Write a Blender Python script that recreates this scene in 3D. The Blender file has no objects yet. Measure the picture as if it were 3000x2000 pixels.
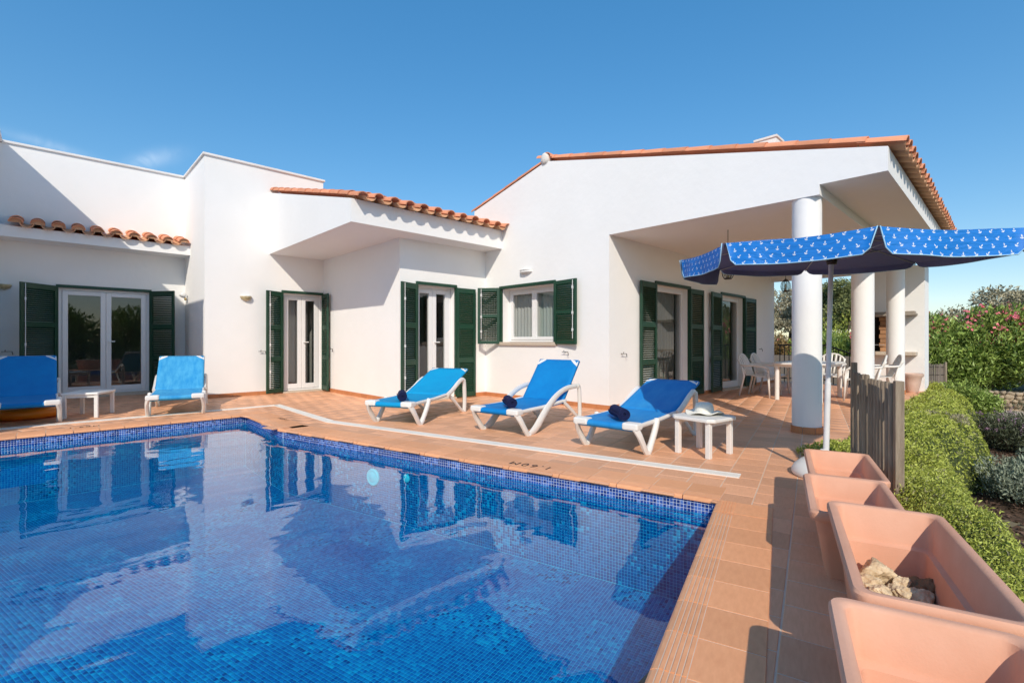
import bpy, bmesh, math, random
import numpy as np
from mathutils import Vector, Matrix
from mathutils import noise as mnoise

random.seed(7)
rng = np.random.default_rng(7)
PI = math.pi
SC = bpy.context.scene
COL = SC.collection

# ------------------------------------------------------------------ camera, sky, sun, exposure
# x runs along the house fronts, y runs from the pool towards the house, z up; the camera stands on the deck beside the pool
cam = bpy.data.cameras.new('camera')
cam.sensor_width = 36.0
cam.lens = 16.92
cam.shift_y = 1.4 / 3000
cam.clip_start = 0.05
cam.clip_end = 2000
camo = bpy.data.objects.new('camera', cam)
camo.location = (0, 0, 1.13)
camo.rotation_euler = (PI / 2, 0, math.radians(46.148 - 90))
COL.objects.link(camo)
SC.camera = camo

SUN = Vector((1, .945, -1.02)).normalized()          # direction the light travels
SUN_EL = math.asin(-SUN.z)
SUN_ROT = math.atan2(-SUN.x, -SUN.y)

world = bpy.data.worlds.new('World')
SC.world = world
world.use_nodes = True
wn = world.node_tree
for n in list(wn.nodes):
    wn.nodes.remove(n)
wo = wn.nodes.new('ShaderNodeOutputWorld')
wb = wn.nodes.new('ShaderNodeBackground')
sky = wn.nodes.new('ShaderNodeTexSky')
sky.sky_type = 'NISHITA'
sky.sun_disc = False
sky.sun_elevation = SUN_EL
sky.sun_rotation = SUN_ROT
sky.air_density = 1.0
sky.altitude = 0
sky.dust_density = 0.4
sky.ozone_density = 2.2
wb.inputs['Strength'].default_value = 0.15
hs = wn.nodes.new('ShaderNodeHueSaturation')
hs.inputs['Saturation'].default_value = 1.78
hs.inputs['Value'].default_value = 1.18
gm = wn.nodes.new('ShaderNodeGamma')
gm.inputs['Gamma'].default_value = .60
wn.links.new(sky.outputs[0], gm.inputs['Color'])
wn.links.new(gm.outputs[0], hs.inputs['Color'])
# two faint streaks of high cloud above the left wing
geo = wn.nodes.new('ShaderNodeTexCoord')
def wisp(prev, d, width, tilt, amount, seed):
    nrm = Vector(d).normalized()
    side = Vector((0, 0, 1)).cross(nrm).normalized()
    upv = nrm.cross(side)
    ax1 = (side * math.cos(tilt) + upv * math.sin(tilt))
    ax2 = (-side * math.sin(tilt) + upv * math.cos(tilt))
    def dotn(v):
        n = wn.nodes.new('ShaderNodeVectorMath')
        n.operation = 'DOT_PRODUCT'
        n.inputs[1].default_value = v
        wn.links.new(geo.outputs['Generated'], n.inputs[0])
        return n.outputs['Value']
    def m_(op, a, b):
        n = wn.nodes.new('ShaderNodeMath')
        n.operation = op
        for i, v in enumerate((a, b)):
            if isinstance(v, (int, float)):
                n.inputs[i].default_value = v
            else:
                wn.links.new(v, n.inputs[i])
        return n.outputs[0]
    a = m_('DIVIDE', dotn(ax1), width[0])
    b = m_('DIVIDE', dotn(ax2), width[1])
    front = m_('GREATER_THAN', dotn(nrm), .5)
    r2 = m_('ADD', m_('MULTIPLY', a, a), m_('MULTIPLY', b, b))
    fall = m_('MULTIPLY', m_('POWER', 2.718, m_('MULTIPLY', r2, -1.0)), front)
    no = wn.nodes.new('ShaderNodeTexNoise')
    no.inputs['Scale'].default_value = 34 + seed
    no.inputs['Detail'].default_value = 5
    no.inputs['Distortion'].default_value = 1.2
    wn.links.new(geo.outputs['Generated'], no.inputs['Vector'])
    k = m_('MULTIPLY', m_('MULTIPLY', fall, no.outputs[0]), amount)
    mx = wn.nodes.new('ShaderNodeMix')
    mx.data_type = 'RGBA'
    mx.inputs['B'].default_value = (4.2, 4.6, 5.0, 1)
    wn.links.new(k, mx.inputs['Factor'])
    wn.links.new(prev, mx.inputs['A'])
    return mx.outputs['Result']
c_sky = wisp(hs.outputs[0], (.160, 1.272, .390), (.034, .011), -.45, .40, 0)
c_sky = wisp(c_sky, (.002, 1.41, .415), (.045, .007), .12, .24, 5)
wn.links.new(c_sky, wb.inputs[0])
wn.links.new(wb.outputs[0], wo.inputs[0])

sl = bpy.data.lights.new('sun', 'SUN')
sl.energy = 2.15
sl.angle = math.radians(0.53)
sl.color = (1.0, 0.90, 0.77)
slo = bpy.data.objects.new('sun', sl)
slo.rotation_euler = SUN.to_track_quat('-Z', 'Y').to_euler()
slo.location = (-20, -20, 20)
COL.objects.link(slo)

SC.view_settings.view_transform = 'Standard'
SC.view_settings.look = 'None'
SC.view_settings.exposure = 0.80
SC.view_settings.gamma = 1.0
SC.view_settings.use_curve_mapping = False
SC.render.engine = 'CYCLES'
SC.cycles.max_bounces = 10
SC.cycles.diffuse_bounces = 8
SC.cycles.glossy_bounces = 5
SC.cycles.transparent_max_bounces = 16
SC.cycles.caustics_reflective = False
SC.cycles.caustics_refractive = False
SC.cycles.sample_clamp_indirect = 6.0
SC.cycles.use_denoising = True

# ------------------------------------------------------------------ materials
MATS = {}

def _nodes(name):
    m = bpy.data.materials.new(name)
    m.use_nodes = True
    nt = m.node_tree
    return m, nt, nt.nodes['Principled BSDF'], nt.nodes, nt.links

def mat(name, col, rough=.6, col2=None, nscale=6.0, namt=.5, bump=0.0, bscale=60.0, spec=.5, metal=0.0,
        stretch=(1, 1, 1), detail=4.0, tone=0.0, trans=0.0, rvar=0.0, sheen=0.0, bdist=.01):
    """Procedural surface: noise between col and col2, fine bump, optional per-piece tone."""
    m, nt, b, N, L = _nodes(name)
    tc = N.new('ShaderNodeTexCoord')
    mp = N.new('ShaderNodeMapping')
    mp.inputs['Scale'].default_value = stretch
    L.new(tc.outputs['Object'], mp.inputs['Vector'])
    col2 = col2 or tuple(c * .86 for c in col)
    no = N.new('ShaderNodeTexNoise')
    no.inputs['Scale'].default_value = nscale
    no.inputs['Detail'].default_value = detail
    no.inputs['Roughness'].default_value = .6
    L.new(mp.outputs[0], no.inputs['Vector'])
    rp = N.new('ShaderNodeValToRGB')
    rp.color_ramp.elements[0].position = .5 - namt / 2
    rp.color_ramp.elements[1].position = .5 + namt / 2
    rp.color_ramp.elements[0].color = (*col2, 1)
    rp.color_ramp.elements[1].color = (*col, 1)
    L.new(no.outputs[0], rp.inputs[0])
    out = rp.outputs[0]
    if tone > 0:
        at = N.new('ShaderNodeAttribute')
        at.attribute_name = 'tone'
        oi = N.new('ShaderNodeObjectInfo')
        ad = N.new('ShaderNodeMath')
        ad.operation = 'ADD'
        L.new(at.outputs['Fac'], ad.inputs[0])
        L.new(oi.outputs['Random'], ad.inputs[1])
        fr = N.new('ShaderNodeMath')
        fr.operation = 'FRACT'
        L.new(ad.outputs[0], fr.inputs[0])
        mr = N.new('ShaderNodeMapRange')
        mr.inputs['To Min'].default_value = 1 - tone
        mr.inputs['To Max'].default_value = 1 + tone
        L.new(fr.outputs[0], mr.inputs['Value'])
        mx = N.new('ShaderNodeVectorMath')
        mx.operation = 'SCALE'
        L.new(out, mx.inputs[0])
        L.new(mr.outputs[0], mx.inputs['Scale'])
        out = mx.outputs[0]
    L.new(out, b.inputs['Base Color'])
    b.inputs['Roughness'].default_value = rough
    b.inputs['Metallic'].default_value = metal
    b.inputs['Specular IOR Level'].default_value = spec
    if sheen:
        b.inputs['Sheen Weight'].default_value = sheen
    if rvar > 0:
        r2 = N.new('ShaderNodeMapRange')
        r2.inputs['To Min'].default_value = max(0, rough - rvar)
        r2.inputs['To Max'].default_value = min(1, rough + rvar)
        L.new(no.outputs[0], r2.inputs['Value'])
        L.new(r2.outputs[0], b.inputs['Roughness'])
    if bump > 0:
        n2 = N.new('ShaderNodeTexNoise')
        n2.inputs['Scale'].default_value = bscale
        n2.inputs['Detail'].default_value = 5
        L.new(mp.outputs[0], n2.inputs['Vector'])
        bp = N.new('ShaderNodeBump')
        bp.inputs['Strength'].default_value = bump
        bp.inputs['Distance'].default_value = bdist
        L.new(n2.outputs[0], bp.inputs['Height'])
        L.new(bp.outputs[0], b.inputs['Normal'])
    if trans > 0:
        tr = N.new('ShaderNodeBsdfTranslucent')
        L.new(out, tr.inputs['Color'])
        ms = N.new('ShaderNodeMixShader')
        ms.inputs[0].default_value = trans
        L.new(b.outputs[0], ms.inputs[1])
        L.new(tr.outputs[0], ms.inputs[2])
        L.new(ms.outputs[0], N['Material Output'].inputs[0])
    MATS[name] = m
    return m

mat('stucco', (.88, .88, .865), .85, (.815, .812, .79), 1.1, .8, .35, 9, spec=.2, detail=8)
mat('stucco_cap', (.84, .83, .81), .8, (.70, .68, .65), 3, .6, .2, 60, spec=.2)
mat('deck_tile', (.82, .45, .265), .5, (.64, .31, .165), 5, .8, .05, 40, stretch=(2.2, 14, 4), tone=.13, rvar=.08, spec=.3)
mat('grout', (.74, .58, .44), .9, (.62, .46, .33), 9, .7)
mat('skirting', (.56, .24, .10), .45, (.46, .18, .075), 8, .7, tone=.06)
mat('coping', (.84, .42, .21), .5, (.68, .30, .14), 5, .7, .05, 40, stretch=(3, 8, 4), tone=.08, rvar=.08)
mat('roof_tile', (.80, .36, .21), .85, (.60, .24, .13), 9, .8, .3, 50, tone=.16, spec=.2)
mat('roof_tile_pan', (.70, .42, .25), .85, (.46, .24, .13), 8, .8, .3, 50, tone=.15, spec=.2)
mat('mortar', (.75, .72, .68), .9, (.6, .57, .52), 12, .7, .5, 40)
mat('shutter_green', (.010, .060, .031), .45, (.006, .042, .022), 7, .6, .05, 50, tone=.06)
mat('white_pvc', (.82, .82, .82), .32, (.77, .77, .77), 3, .6)
mat('white_plastic', (.80, .79, .76), .38, (.69, .68, .64), 5, .8, .05, 90)
mat('sling_blue', (.003, .235, .57), .7, (.003, .155, .46), 5, .8, .12, 400, spec=.2, tone=.06)
mat('sling_faded', (.09, .42, .68), .7, (.010, .24, .57), 5, .5, .12, 400, spec=.2, detail=9, stretch=(1, 3, 1))
mat('sling_cyan', (.003, .32, .60), .7, (.003, .26, .55), 5, .7, .12, 400, spec=.2)
mat('sling_worn', (.030, .27, .60), .7, (.004, .19, .54), 3.2, .45, .12, 400, spec=.2, detail=8, stretch=(1, 2.5, 1))
mat('towel_navy', (.022, .030, .095), .95, (.013, .018, .06), 40, .8, .8, 160, spec=.1)
mat('planter', (.73, .415, .285), .75, (.60, .30, .19), 2.2, .42, .10, 120, spec=.2, detail=9)
mat('urn_clay', (.70, .52, .43), .75, (.58, .40, .31), 6, .7, .1, 60)
mat('stone', (.78, .66, .46), .95, (.42, .30, .17), 26, .55, .9, 22, spec=.15, bdist=.02, tone=.14)
mat('brown_stone', (.30, .19, .10), .9, (.14, .085, .05), 8, .8, .9, 22, spec=.15, bdist=.02)
mat('wall_stone', (.56, .46, .33), .9, (.38, .29, .19), 5, .8, .8, 18, spec=.15, bdist=.02, tone=.22)
mat('weathered_wood', (.40, .33, .25), .85, (.16, .125, .09), 6, .7, .5, 40, stretch=(9, 9, .8), spec=.2, tone=.16)
mat('iron_black', (.012, .012, .013), .5)
mat('iron_dark', (.035, .03, .026), .5, metal=.3)
mat('steel', (.55, .55, .56), .4, metal=.8)
mat('pole_white', (.82, .83, .83), .4, (.64, .66, .68), 8, .5)
mat('curtain', (.60, .60, .57), .9, (.52, .52, .49), 3, .6, trans=.3)
mat('curtain_green', (.20, .24, .21), .9, (.14, .17, .15), 3, .6, trans=.3)
mat('curtain_white', (.80, .80, .79), .9, (.72, .72, .71), 3, .6, trans=.2)
mat('curtain_pale', (.60, .68, .65), .9, (.52, .60, .57), 3, .6, trans=.2)
mat('room_wall', (.42, .41, .39), .9)
mat('room_floor', (.20, .11, .07), .5)
mat('lamp_glass', (.78, .70, .50), .3, (.6, .48, .28), 20, .5)
mat('lamp_white', (.80, .80, .78), .4)
mat('brass', (.50, .36, .14), .4, metal=.6)
mat('sill_stone', (.60, .52, .42), .7, (.5, .42, .33), 20, .7, .15, 60)
mat('brick', (.48, .26, .13), .9, (.34, .17, .085), 8, .7, .4, 40, tone=.18)
mat('soot', (.018, .016, .015), .95)
mat('mantel', (.40, .35, .29), .85, (.27, .23, .19), 8, .7, .3, 40)
mat('float_orange', (.85, .27, .012), .35, (.75, .21, .01), 3, .5)
mat('hat_straw', (.90, .87, .78), .95, (.76, .73, .64), 60, .8, .6, 200)
mat('grate_white', (.86, .83, .76), .5, (.76, .72, .64), 4, .7)
mat('ink', (.03, .022, .02), .8)
mat('soil', (.13, .088, .062), .95, (.055, .038, .028), 5, .7, 1.0, 14, bdist=.04, spec=.1)
mat('bark_chip', (.20, .13, .095), .95, (.085, .055, .04), 8, .7, .5, 30, tone=.45, spec=.1)
mat('sand', (.58, .49, .37), .95, (.44, .36, .26), 4, .7, .7, 26, spec=.1)
mat('earth', (.26, .215, .145), .95, (.16, .14, .085), .6, .7, .8, 5, spec=.1)
mat('branch', (.12, .088, .062), .9, (.07, .05, .036), 12, .7, .6, 30)
mat('twig_grey', (.28, .245, .20), .9, (.2, .17, .135), 12, .7)
mat('leaf_cover', (.55, .60, .13), .55, (.33, .40, .06), 5, .8, trans=.22, tone=.42)
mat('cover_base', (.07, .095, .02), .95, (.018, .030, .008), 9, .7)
mat('leaf_oleander', (.40, .50, .125), .45, (.20, .32, .065), 1.4, .8, trans=.22, tone=.45)
mat('leaf_reddish', (.34, .16, .07), .6, (.17, .18, .05), 1.2, .8, trans=.2, tone=.4)
mat('leaf_olive', (.30, .33, .13), .7, (.19, .22, .08), 1.4, .8, trans=.2, tone=.4)
mat('leaf_dry', (.48, .43, .30), .9, (.30, .28, .17), 1.5, .8, trans=.1, tone=.35)
mat('leaf_silver', (.38, .43, .33), .8, (.24, .30, .21), 5, .8, trans=.15, tone=.35)
mat('leaf_dark', (.13, .15, .085), .6, (.07, .09, .045), 3, .8, trans=.15, tone=.4)
mat('blossom_pink', (.88, .16, .27), .7, (.80, .28, .25), 6, .8, trans=.25, tone=.3)
mat('blossom_lilac', (.42, .27, .38), .8, (.22, .12, .20), 6, .8, trans=.2, tone=.3)
mat('brushwood', (.26, .22, .185), .95, (.15, .125, .10), 20, .8, .6, 60, stretch=(3, 3, .6), tone=.25)
mat('distant_house', (.72, .52, .42), .9)

def mosaic_mat(name, stops, rough=.18, hue_scale=1.3):
    m, nt, b, N, L = _nodes(name)
    at = N.new('ShaderNodeAttribute')
    at.attribute_name = 'tone'
    oi = N.new('ShaderNodeObjectInfo')
    ad = N.new('ShaderNodeMath')
    ad.operation = 'ADD'
    L.new(at.outputs['Fac'], ad.inputs[0])
    L.new(oi.outputs['Random'], ad.inputs[1])
    fr = N.new('ShaderNodeMath')
    fr.operation = 'FRACT'
    L.new(ad.outputs[0], fr.inputs[0])
    rp = N.new('ShaderNodeValToRGB')
    rp.color_ramp.interpolation = 'LINEAR'
    el = rp.color_ramp.elements
    el[0].position, el[0].color = stops[0][0], (*stops[0][1], 1)
    el[1].position, el[1].color = stops[-1][0], (*stops[-1][1], 1)
    for p, c in stops[1:-1]:
        e = el.new(p)
        e.color = (*c, 1)
    L.new(fr.outputs[0], rp.inputs[0])
    L.new(rp.outputs[0], b.inputs['Base Color'])
    b.inputs['Roughness'].default_value = rough
    MATS[name] = m

mosaic_mat('mosaic', [(0, (.0005, .040, .20)), (.3, (.001, .088, .305)), (.62, (.002, .155, .395)), (.85, (.003, .235, .47)), (1, (.012, .37, .56))])
mosaic_mat('mosaic_band', [(0, (.010, .030, .17)), (.35, (.018, .060, .29)), (.7, (.040, .11, .42)), (1, (.12, .22, .55))])
mat('mosaic_grout', (.15, .56, .72), .7, (.11, .46, .64), 5, .6)
mat('band_grout', (.74, .82, .92), .7, (.64, .73, .86), 5, .6)

# glass: clear pane with real mirror-like reflection at its surface
def glass_mat(name, tint, f0=.05, power=5.0):
    m, nt, b, N, L = _nodes(name)
    N.remove(b)
    # Schlick reflectance, the same from both sides of the sheet
    fr = N.new('ShaderNodeLayerWeight')
    fr.inputs['Blend'].default_value = .5
    pw = N.new('ShaderNodeMath')
    pw.operation = 'POWER'
    pw.inputs[1].default_value = power
    L.new(fr.outputs['Facing'], pw.inputs[0])
    ad = N.new('ShaderNodeMath')
    ad.operation = 'MULTIPLY_ADD'
    ad.use_clamp = True
    ad.inputs[1].default_value = 1 - f0
    ad.inputs[2].default_value = f0
    L.new(pw.outputs[0], ad.inputs[0])
    t = N.new('ShaderNodeBsdfTransparent')
    t.inputs[0].default_value = (*tint, 1)
    g = N.new('ShaderNodeBsdfGlossy')
    g.inputs['Roughness'].default_value = .0
    g.inputs['Color'].default_value = (1, 1, 1, 1)
    ms = N.new('ShaderNodeMixShader')
    L.new(ad.outputs[0], ms.inputs[0])
    L.new(t.outputs[0], ms.inputs[1])
    L.new(g.outputs[0], ms.inputs[2])
    L.new(ms.outputs[0], N['Material Output'].inputs[0])
    MATS[name] = m
    return m, fr, t, g, N, L

glass_mat('pane_glass', (.74, .77, .76), .09, 5.0)
_m, _fr, _t, _g, _N, _L = glass_mat('pool_water', (.17, .84, .98), .020, 4.3)
_g.inputs['Color'].default_value = (1, 1, 1, 1)
_tc = _N.new('ShaderNodeTexCoord')
_mp = _N.new('ShaderNodeMapping')
_mp.inputs['Rotation'].default_value = (0, 0, .5)
_mp.inputs['Scale'].default_value = (1.0, 1.9, 1)
_L.new(_tc.outputs['Object'], _mp.inputs['Vector'])
_w1 = _N.new('ShaderNodeTexNoise')
_w1.inputs['Scale'].default_value = 1.5
_w1.inputs['Detail'].default_value = 1.5
_w1.inputs['Distortion'].default_value = .6
_L.new(_mp.outputs[0], _w1.inputs['Vector'])
_w2 = _N.new('ShaderNodeTexNoise')
_w2.inputs['Scale'].default_value = 9
_w2.inputs['Detail'].default_value = 2
_L.new(_mp.outputs[0], _w2.inputs['Vector'])
_b1 = _N.new('ShaderNodeBump')
_b1.inputs['Strength'].default_value = .5
_b1.inputs['Distance'].default_value = .0085
_L.new(_w1.outputs[0], _b1.inputs['Height'])
_b2 = _N.new('ShaderNodeBump')
_b2.inputs['Strength'].default_value = .2
_b2.inputs['Distance'].default_value = .0009
_L.new(_w2.outputs[0], _b2.inputs['Height'])
_L.new(_b1.outputs[0], _b2.inputs['Normal'])
_L.new(_b2.outputs[0], _g.inputs['Normal'])
_L.new(_b2.outputs[0], _fr.inputs['Normal'])

# umbrella cloth: blue with small white anchors printed on it (flat print, on the cloth's own uv)
def anchor_mat(name, base, mark, trans):
    m, nt, b, N, L = _nodes(name)
    uv = N.new('ShaderNodeUVMap')
    uv.uv_map = 'UVMap'
    def math_(op, a, c=None, clamp=False):
        n = N.new('ShaderNodeMath')
        n.operation = op
        n.use_clamp = clamp
        for i, v in enumerate((a, c)):
            if v is None:
                continue
            if isinstance(v, (int, float)):
                n.inputs[i].default_value = v
            else:
                L.new(v, n.inputs[i])
        return n.outputs[0]
    sp = N.new('ShaderNodeSeparateXYZ')
    L.new(uv.outputs[0], sp.inputs[0])
    cell = .047
    row = math_('FLOOR', math_('DIVIDE', sp.outputs[1], cell))
    par = math_('MULTIPLY', math_('MODULO', math_('ABSOLUTE', row), 2.0), cell * .75)
    ux = math_('DIVIDE', math_('ADD', sp.outputs[0], par), cell * 1.5)
    colid = math_('FLOOR', ux)
    fx = math_('MULTIPLY', math_('SUBTRACT', math_('FRACT', ux), .5), cell * 1.5)
    fy = math_('MULTIPLY', math_('SUBTRACT', math_('FRACT', math_('DIVIDE', sp.outputs[1], cell)), .5), cell)
    # tilt each anchor a little
    ang = math_('MULTIPLY', math_('SINE', math_('ADD', math_('MULTIPLY', colid, 2.3), math_('MULTIPLY', row, 4.1))), .7)
    ca, sa = math_('COSINE', ang), math_('SINE', ang)
    x = math_('SUBTRACT', math_('MULTIPLY', fx, ca), math_('MULTIPLY', fy, sa))
    y = math_('ADD', math_('MULTIPLY', fx, sa), math_('MULTIPLY', fy, ca))
    ax = math_('ABSOLUTE', x)
    shank = math_('MULTIPLY', math_('LESS_THAN', ax, .0017), math_('LESS_THAN', math_('ABSOLUTE', y), .0108))
    stock = math_('MULTIPLY', math_('LESS_THAN', ax, .0047), math_('LESS_THAN', math_('ABSOLUTE', math_('SUBTRACT', y, .0056)), .0015))
    rr = math_('SQRT', math_('ADD', math_('MULTIPLY', x, x), math_('POWER', math_('ADD', y, .002), 2)))
    arc = math_('MULTIPLY', math_('LESS_THAN', math_('ABSOLUTE', math_('SUBTRACT', rr, .0083)), .0023), math_('LESS_THAN', y, -.0034))
    r2 = math_('SQRT', math_('ADD', math_('MULTIPLY', x, x), math_('POWER', math_('SUBTRACT', y, .0119), 2)))
    ring = math_('LESS_THAN', r2, .0029)
    k = math_('ADD', math_('ADD', shank, stock), math_('ADD', arc, ring), True)
    mx = N.new('ShaderNodeMix')
    mx.data_type = 'RGBA'
    mx.inputs['A'].default_value = (*base, 1)
    mx.inputs['B'].default_value = (*mark, 1)
    L.new(k, mx.inputs['Factor'])
    no = N.new('ShaderNodeTexNoise')
    no.inputs['Scale'].default_value = 7
    bp = N.new('ShaderNodeBump')
    bp.inputs['Strength'].default_value = .5
    bp.inputs['Distance'].default_value = .02
    L.new(no.outputs[0], bp.inputs['Height'])
    L.new(bp.outputs[0], b.inputs['Normal'])
    L.new(mx.outputs['Result'], b.inputs['Base Color'])
    b.inputs['Roughness'].default_value = .6
    tr = N.new('ShaderNodeBsdfTranslucent')
    L.new(mx.outputs['Result'], tr.inputs['Color'])
    ms = N.new('ShaderNodeMixShader')
    ms.inputs[0].default_value = trans
    L.new(b.outputs[0], ms.inputs[1])
    L.new(tr.outputs[0], ms.inputs[2])
    L.new(ms.outputs[0], N['Material Output'].inputs[0])
    MATS[name] = m

anchor_mat('anchor_cloth', (.004, .20, .66), (.78, .84, .90), .12)
mat('cloth_lining', (.24, .25, .40), .85, (.18, .19, .33), 30, .8, .4, 200, trans=.3)
mat('cloth_piping', (.35, .60, .78), .7)

# ------------------------------------------------------------------ mesh helpers
def V(*a):
    return np.array(a, float)

class MB:
    """collects verts and faces; build() links them as ONE mesh object"""
    def __init__(s):
        s.v, s.f = [], []
    def add(s, vs, fs):
        o = len(s.v)
        s.v += [tuple(float(c) for c in p) for p in vs]
        s.f += [tuple(i + o for i in f) for f in fs]
        return s
    def box(s, x0, x1, y0, y1, z0, z1):
        return s.add([(x0, y0, z0), (x1, y0, z0), (x1, y1, z0), (x0, y1, z0), (x0, y0, z1), (x1, y0, z1), (x1, y1, z1), (x0, y1, z1)],
                     [(3, 2, 1, 0), (4, 5, 6, 7), (0, 1, 5, 4), (1, 2, 6, 5), (2, 3, 7, 6), (3, 0, 4, 7)])
    def obox(s, o, a, b, c):
        """box from corner o with edge vectors a, b, c"""
        o, a, b, c = map(np.asarray, (o, a, b, c))
        P = [o, o + a, o + a + b, o + b, o + c, o + a + c, o + a + b + c, o + b + c]
        F = [(3, 2, 1, 0), (4, 5, 6, 7), (0, 1, 5, 4), (1, 2, 6, 5), (2, 3, 7, 6), (3, 0, 4, 7)]
        if np.dot(np.cross(a, b), c) < 0:
            F = [f[::-1] for f in F]
        return s.add(P, F)
    def prism(s, poly, axis, lo, hi):
        """polygon (2D) extruded along axis 'x','y' or 'z'"""
        n = len(poly)
        def P(p, w):
            return {'z': (p[0], p[1], w), 'x': (w, p[0], p[1]), 'y': (p[0], w, p[1])}[axis]
        vs = [P(p, lo) for p in poly] + [P(p, hi) for p in poly]
        fs = [tuple(range(n))[::-1], tuple(range(n, 2 * n))] + [(i, (i + 1) % n, n + (i + 1) % n, n + i) for i in range(n)]
        return s.add(vs, fs)
    def tube(s, path, r, seg=8, flat=1.0, up=(0, 0, 1), cap=True):
        """swept tube along a path; r scalar or list; flat = ratio of thickness across"""
        path = [np.asarray(p, float) for p in path]
        n = len(path)
        rs = [r] * n if np.isscalar(r) else r
        base = len(s.v)
        up = np.asarray(up, float)
        for i, p in enumerate(path):
            d = path[min(i + 1, n - 1)] - path[max(i - 1, 0)]
            d = d / (np.linalg.norm(d) + 1e-9)
            u = up if abs(d @ up) < .95 else np.array([1., 0, 0])
            a = np.cross(d, u)
            a /= np.linalg.norm(a)
            b = np.cross(a, d)
            for k in range(seg):
                t = 2 * PI * (k + .5) / seg
                s.v.append(tuple(p + a * rs[i] * flat * math.cos(t) + b * rs[i] * math.sin(t)))
        for i in range(n - 1):
            for k in range(seg):
                k2 = (k + 1) % seg
                s.f.append((base + i * seg + k, base + i * seg + k2, base + (i + 1) * seg + k2, base + (i + 1) * seg + k))
        if cap:
            s.f.append(tuple(base + k for k in range(seg))[::-1])
            s.f.append(tuple(base + (n - 1) * seg + k for k in range(seg)))
        return s
    def lathe(s, prof, c=(0, 0, 0), seg=24, cap=True):
        base = len(s.v)
        n = len(prof)
        for (r, z) in prof:
            for k in range(seg):
                t = 2 * PI * k / seg
                s.v.append((c[0] + r * math.cos(t), c[1] + r * math.sin(t), c[2] + z))
        for i in range(n - 1):
            for k in range(seg):
                k2 = (k + 1) % seg
                s.f.append((base + i * seg + k, base + i * seg + k2, base + (i + 1) * seg + k2, base + (i + 1) * seg + k))
        if cap:
            s.f.append(tuple(base + k for k in range(seg))[::-1])
            s.f.append(tuple(base + (n - 1) * seg + k for k in range(seg)))
        return s
    def grid(s, P):
        """P[i][j] points -> quads"""
        n, m = len(P), len(P[0])
        base = len(s.v)
        for row in P:
            s.v += [tuple(float(c) for c in p) for p in row]
        for i in range(n - 1):
            for j in range(m - 1):
                s.f.append((base + i * m + j, base + i * m + j + 1, base + (i + 1) * m + j + 1, base + (i + 1) * m + j))
        return s
    def build(s, name, material, parent=None, smooth=False, bevel=0.0, solid=0.0, loc=None, auto=None, sub=0):
        me = bpy.data.meshes.new(name)
        me.from_pydata(s.v, [], s.f)
        me.materials.append(MATS[material])
        if smooth:
            for p in me.polygons:
                p.use_smooth = True
        me.update()
        o = link(name, me, parent)
        if auto is not None:
            try:
                me.set_sharp_from_angle(angle=math.radians(auto))
            except Exception:
                pass
        if solid:
            md = o.modifiers.new('thickness', 'SOLIDIFY')
            md.thickness = solid
            md.offset = 0
        if bevel:
            md = o.modifiers.new('bevel', 'BEVEL')
            md.width = bevel
            md.segments = 2
            md.limit_method = 'ANGLE'
            md.angle_limit = math.radians(40)
        if sub:
            md = o.modifiers.new('sub', 'SUBSURF')
            md.levels = md.render_levels = sub
        if loc is not None:
            o.location = loc
        return o

def link(name, data, parent=None):
    o = bpy.data.objects.new(name, data)
    COL.objects.link(o)
    if parent is not None:
        o.parent = parent
    return o

def tag(o, label=None, cat=None, group=None, kind=None):
    if label:
        o['label'] = label
    if cat:
        o['category'] = cat
    if group:
        o['group'] = group
    if kind:
        o['kind'] = kind
    return o

def thing(name, label, cat, loc=(0, 0, 0), rz=0.0, group=None):
    o = link(name, None)
    o.empty_display_size = .1
    o.location = loc
    o.rotation_euler = (0, 0, rz)
    return tag(o, label, cat, group)

def fast_mesh(name, verts, quads, material, parent=None, tone=None, smooth=False):
    """numpy mesh from (N,3) verts and (M,4) quads; tone is one value per quad"""
    me = bpy.data.meshes.new(name)
    verts = np.ascontiguousarray(verts, np.float32)
    quads = np.ascontiguousarray(quads, np.int32)
    nv, nq = len(verts), len(quads)
    me.vertices.add(nv)
    me.vertices.foreach_set('co', verts.ravel())
    me.loops.add(nq * 4)
    me.loops.foreach_set('vertex_index', quads.ravel())
    me.polygons.add(nq)
    me.polygons.foreach_set('loop_start', np.arange(0, nq * 4, 4, dtype=np.int32))
    if smooth:
        me.polygons.foreach_set('use_smooth', np.ones(nq, bool))
    if tone is not None:
        at = me.attributes.new('tone', 'FLOAT', 'FACE')
        at.data.foreach_set('value', np.ascontiguousarray(tone, np.float32))
    me.materials.append(MATS[material])
    me.update(calc_edges=True)
    me.validate()
    return link(name, me, parent)

def copy_tree(o, parent=None):
    c = o.copy()
    COL.objects.link(c)
    c.parent = parent
    for ch in list(o.children):
        copy_tree(ch, c)
    return c

def spline(pts, n=24):
    """Catmull-Rom through points"""
    P = [np.asarray(p, float) for p in pts]
    P = [2 * P[0] - P[1]] + P + [2 * P[-1] - P[-2]]
    out = []
    m = len(P) - 3
    for k in range(n + 1):
        t = k / n * m
        i = min(int(t), m - 1)
        u = t - i
        a, b, c, d = P[i:i + 4]
        out.append(.5 * ((2 * b) + (-a + c) * u + (2 * a - 5 * b + 4 * c - d) * u * u + (-a + 3 * b - 3 * c + d) * u ** 3))
    return out

def vnoise(x, y, seed=0):
    """smooth value noise from a few sines, vectorised"""
    r = np.random.default_rng(seed)
    s = np.zeros_like(np.asarray(x, float))
    for k in range(7):
        a, b, p = r.normal(0, 1.6, 2).tolist() + [r.uniform(0, 6.28)]
        s = s + np.sin(a * x + b * y + p) / (1 + .25 * k)
    return s / 3.2

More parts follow.
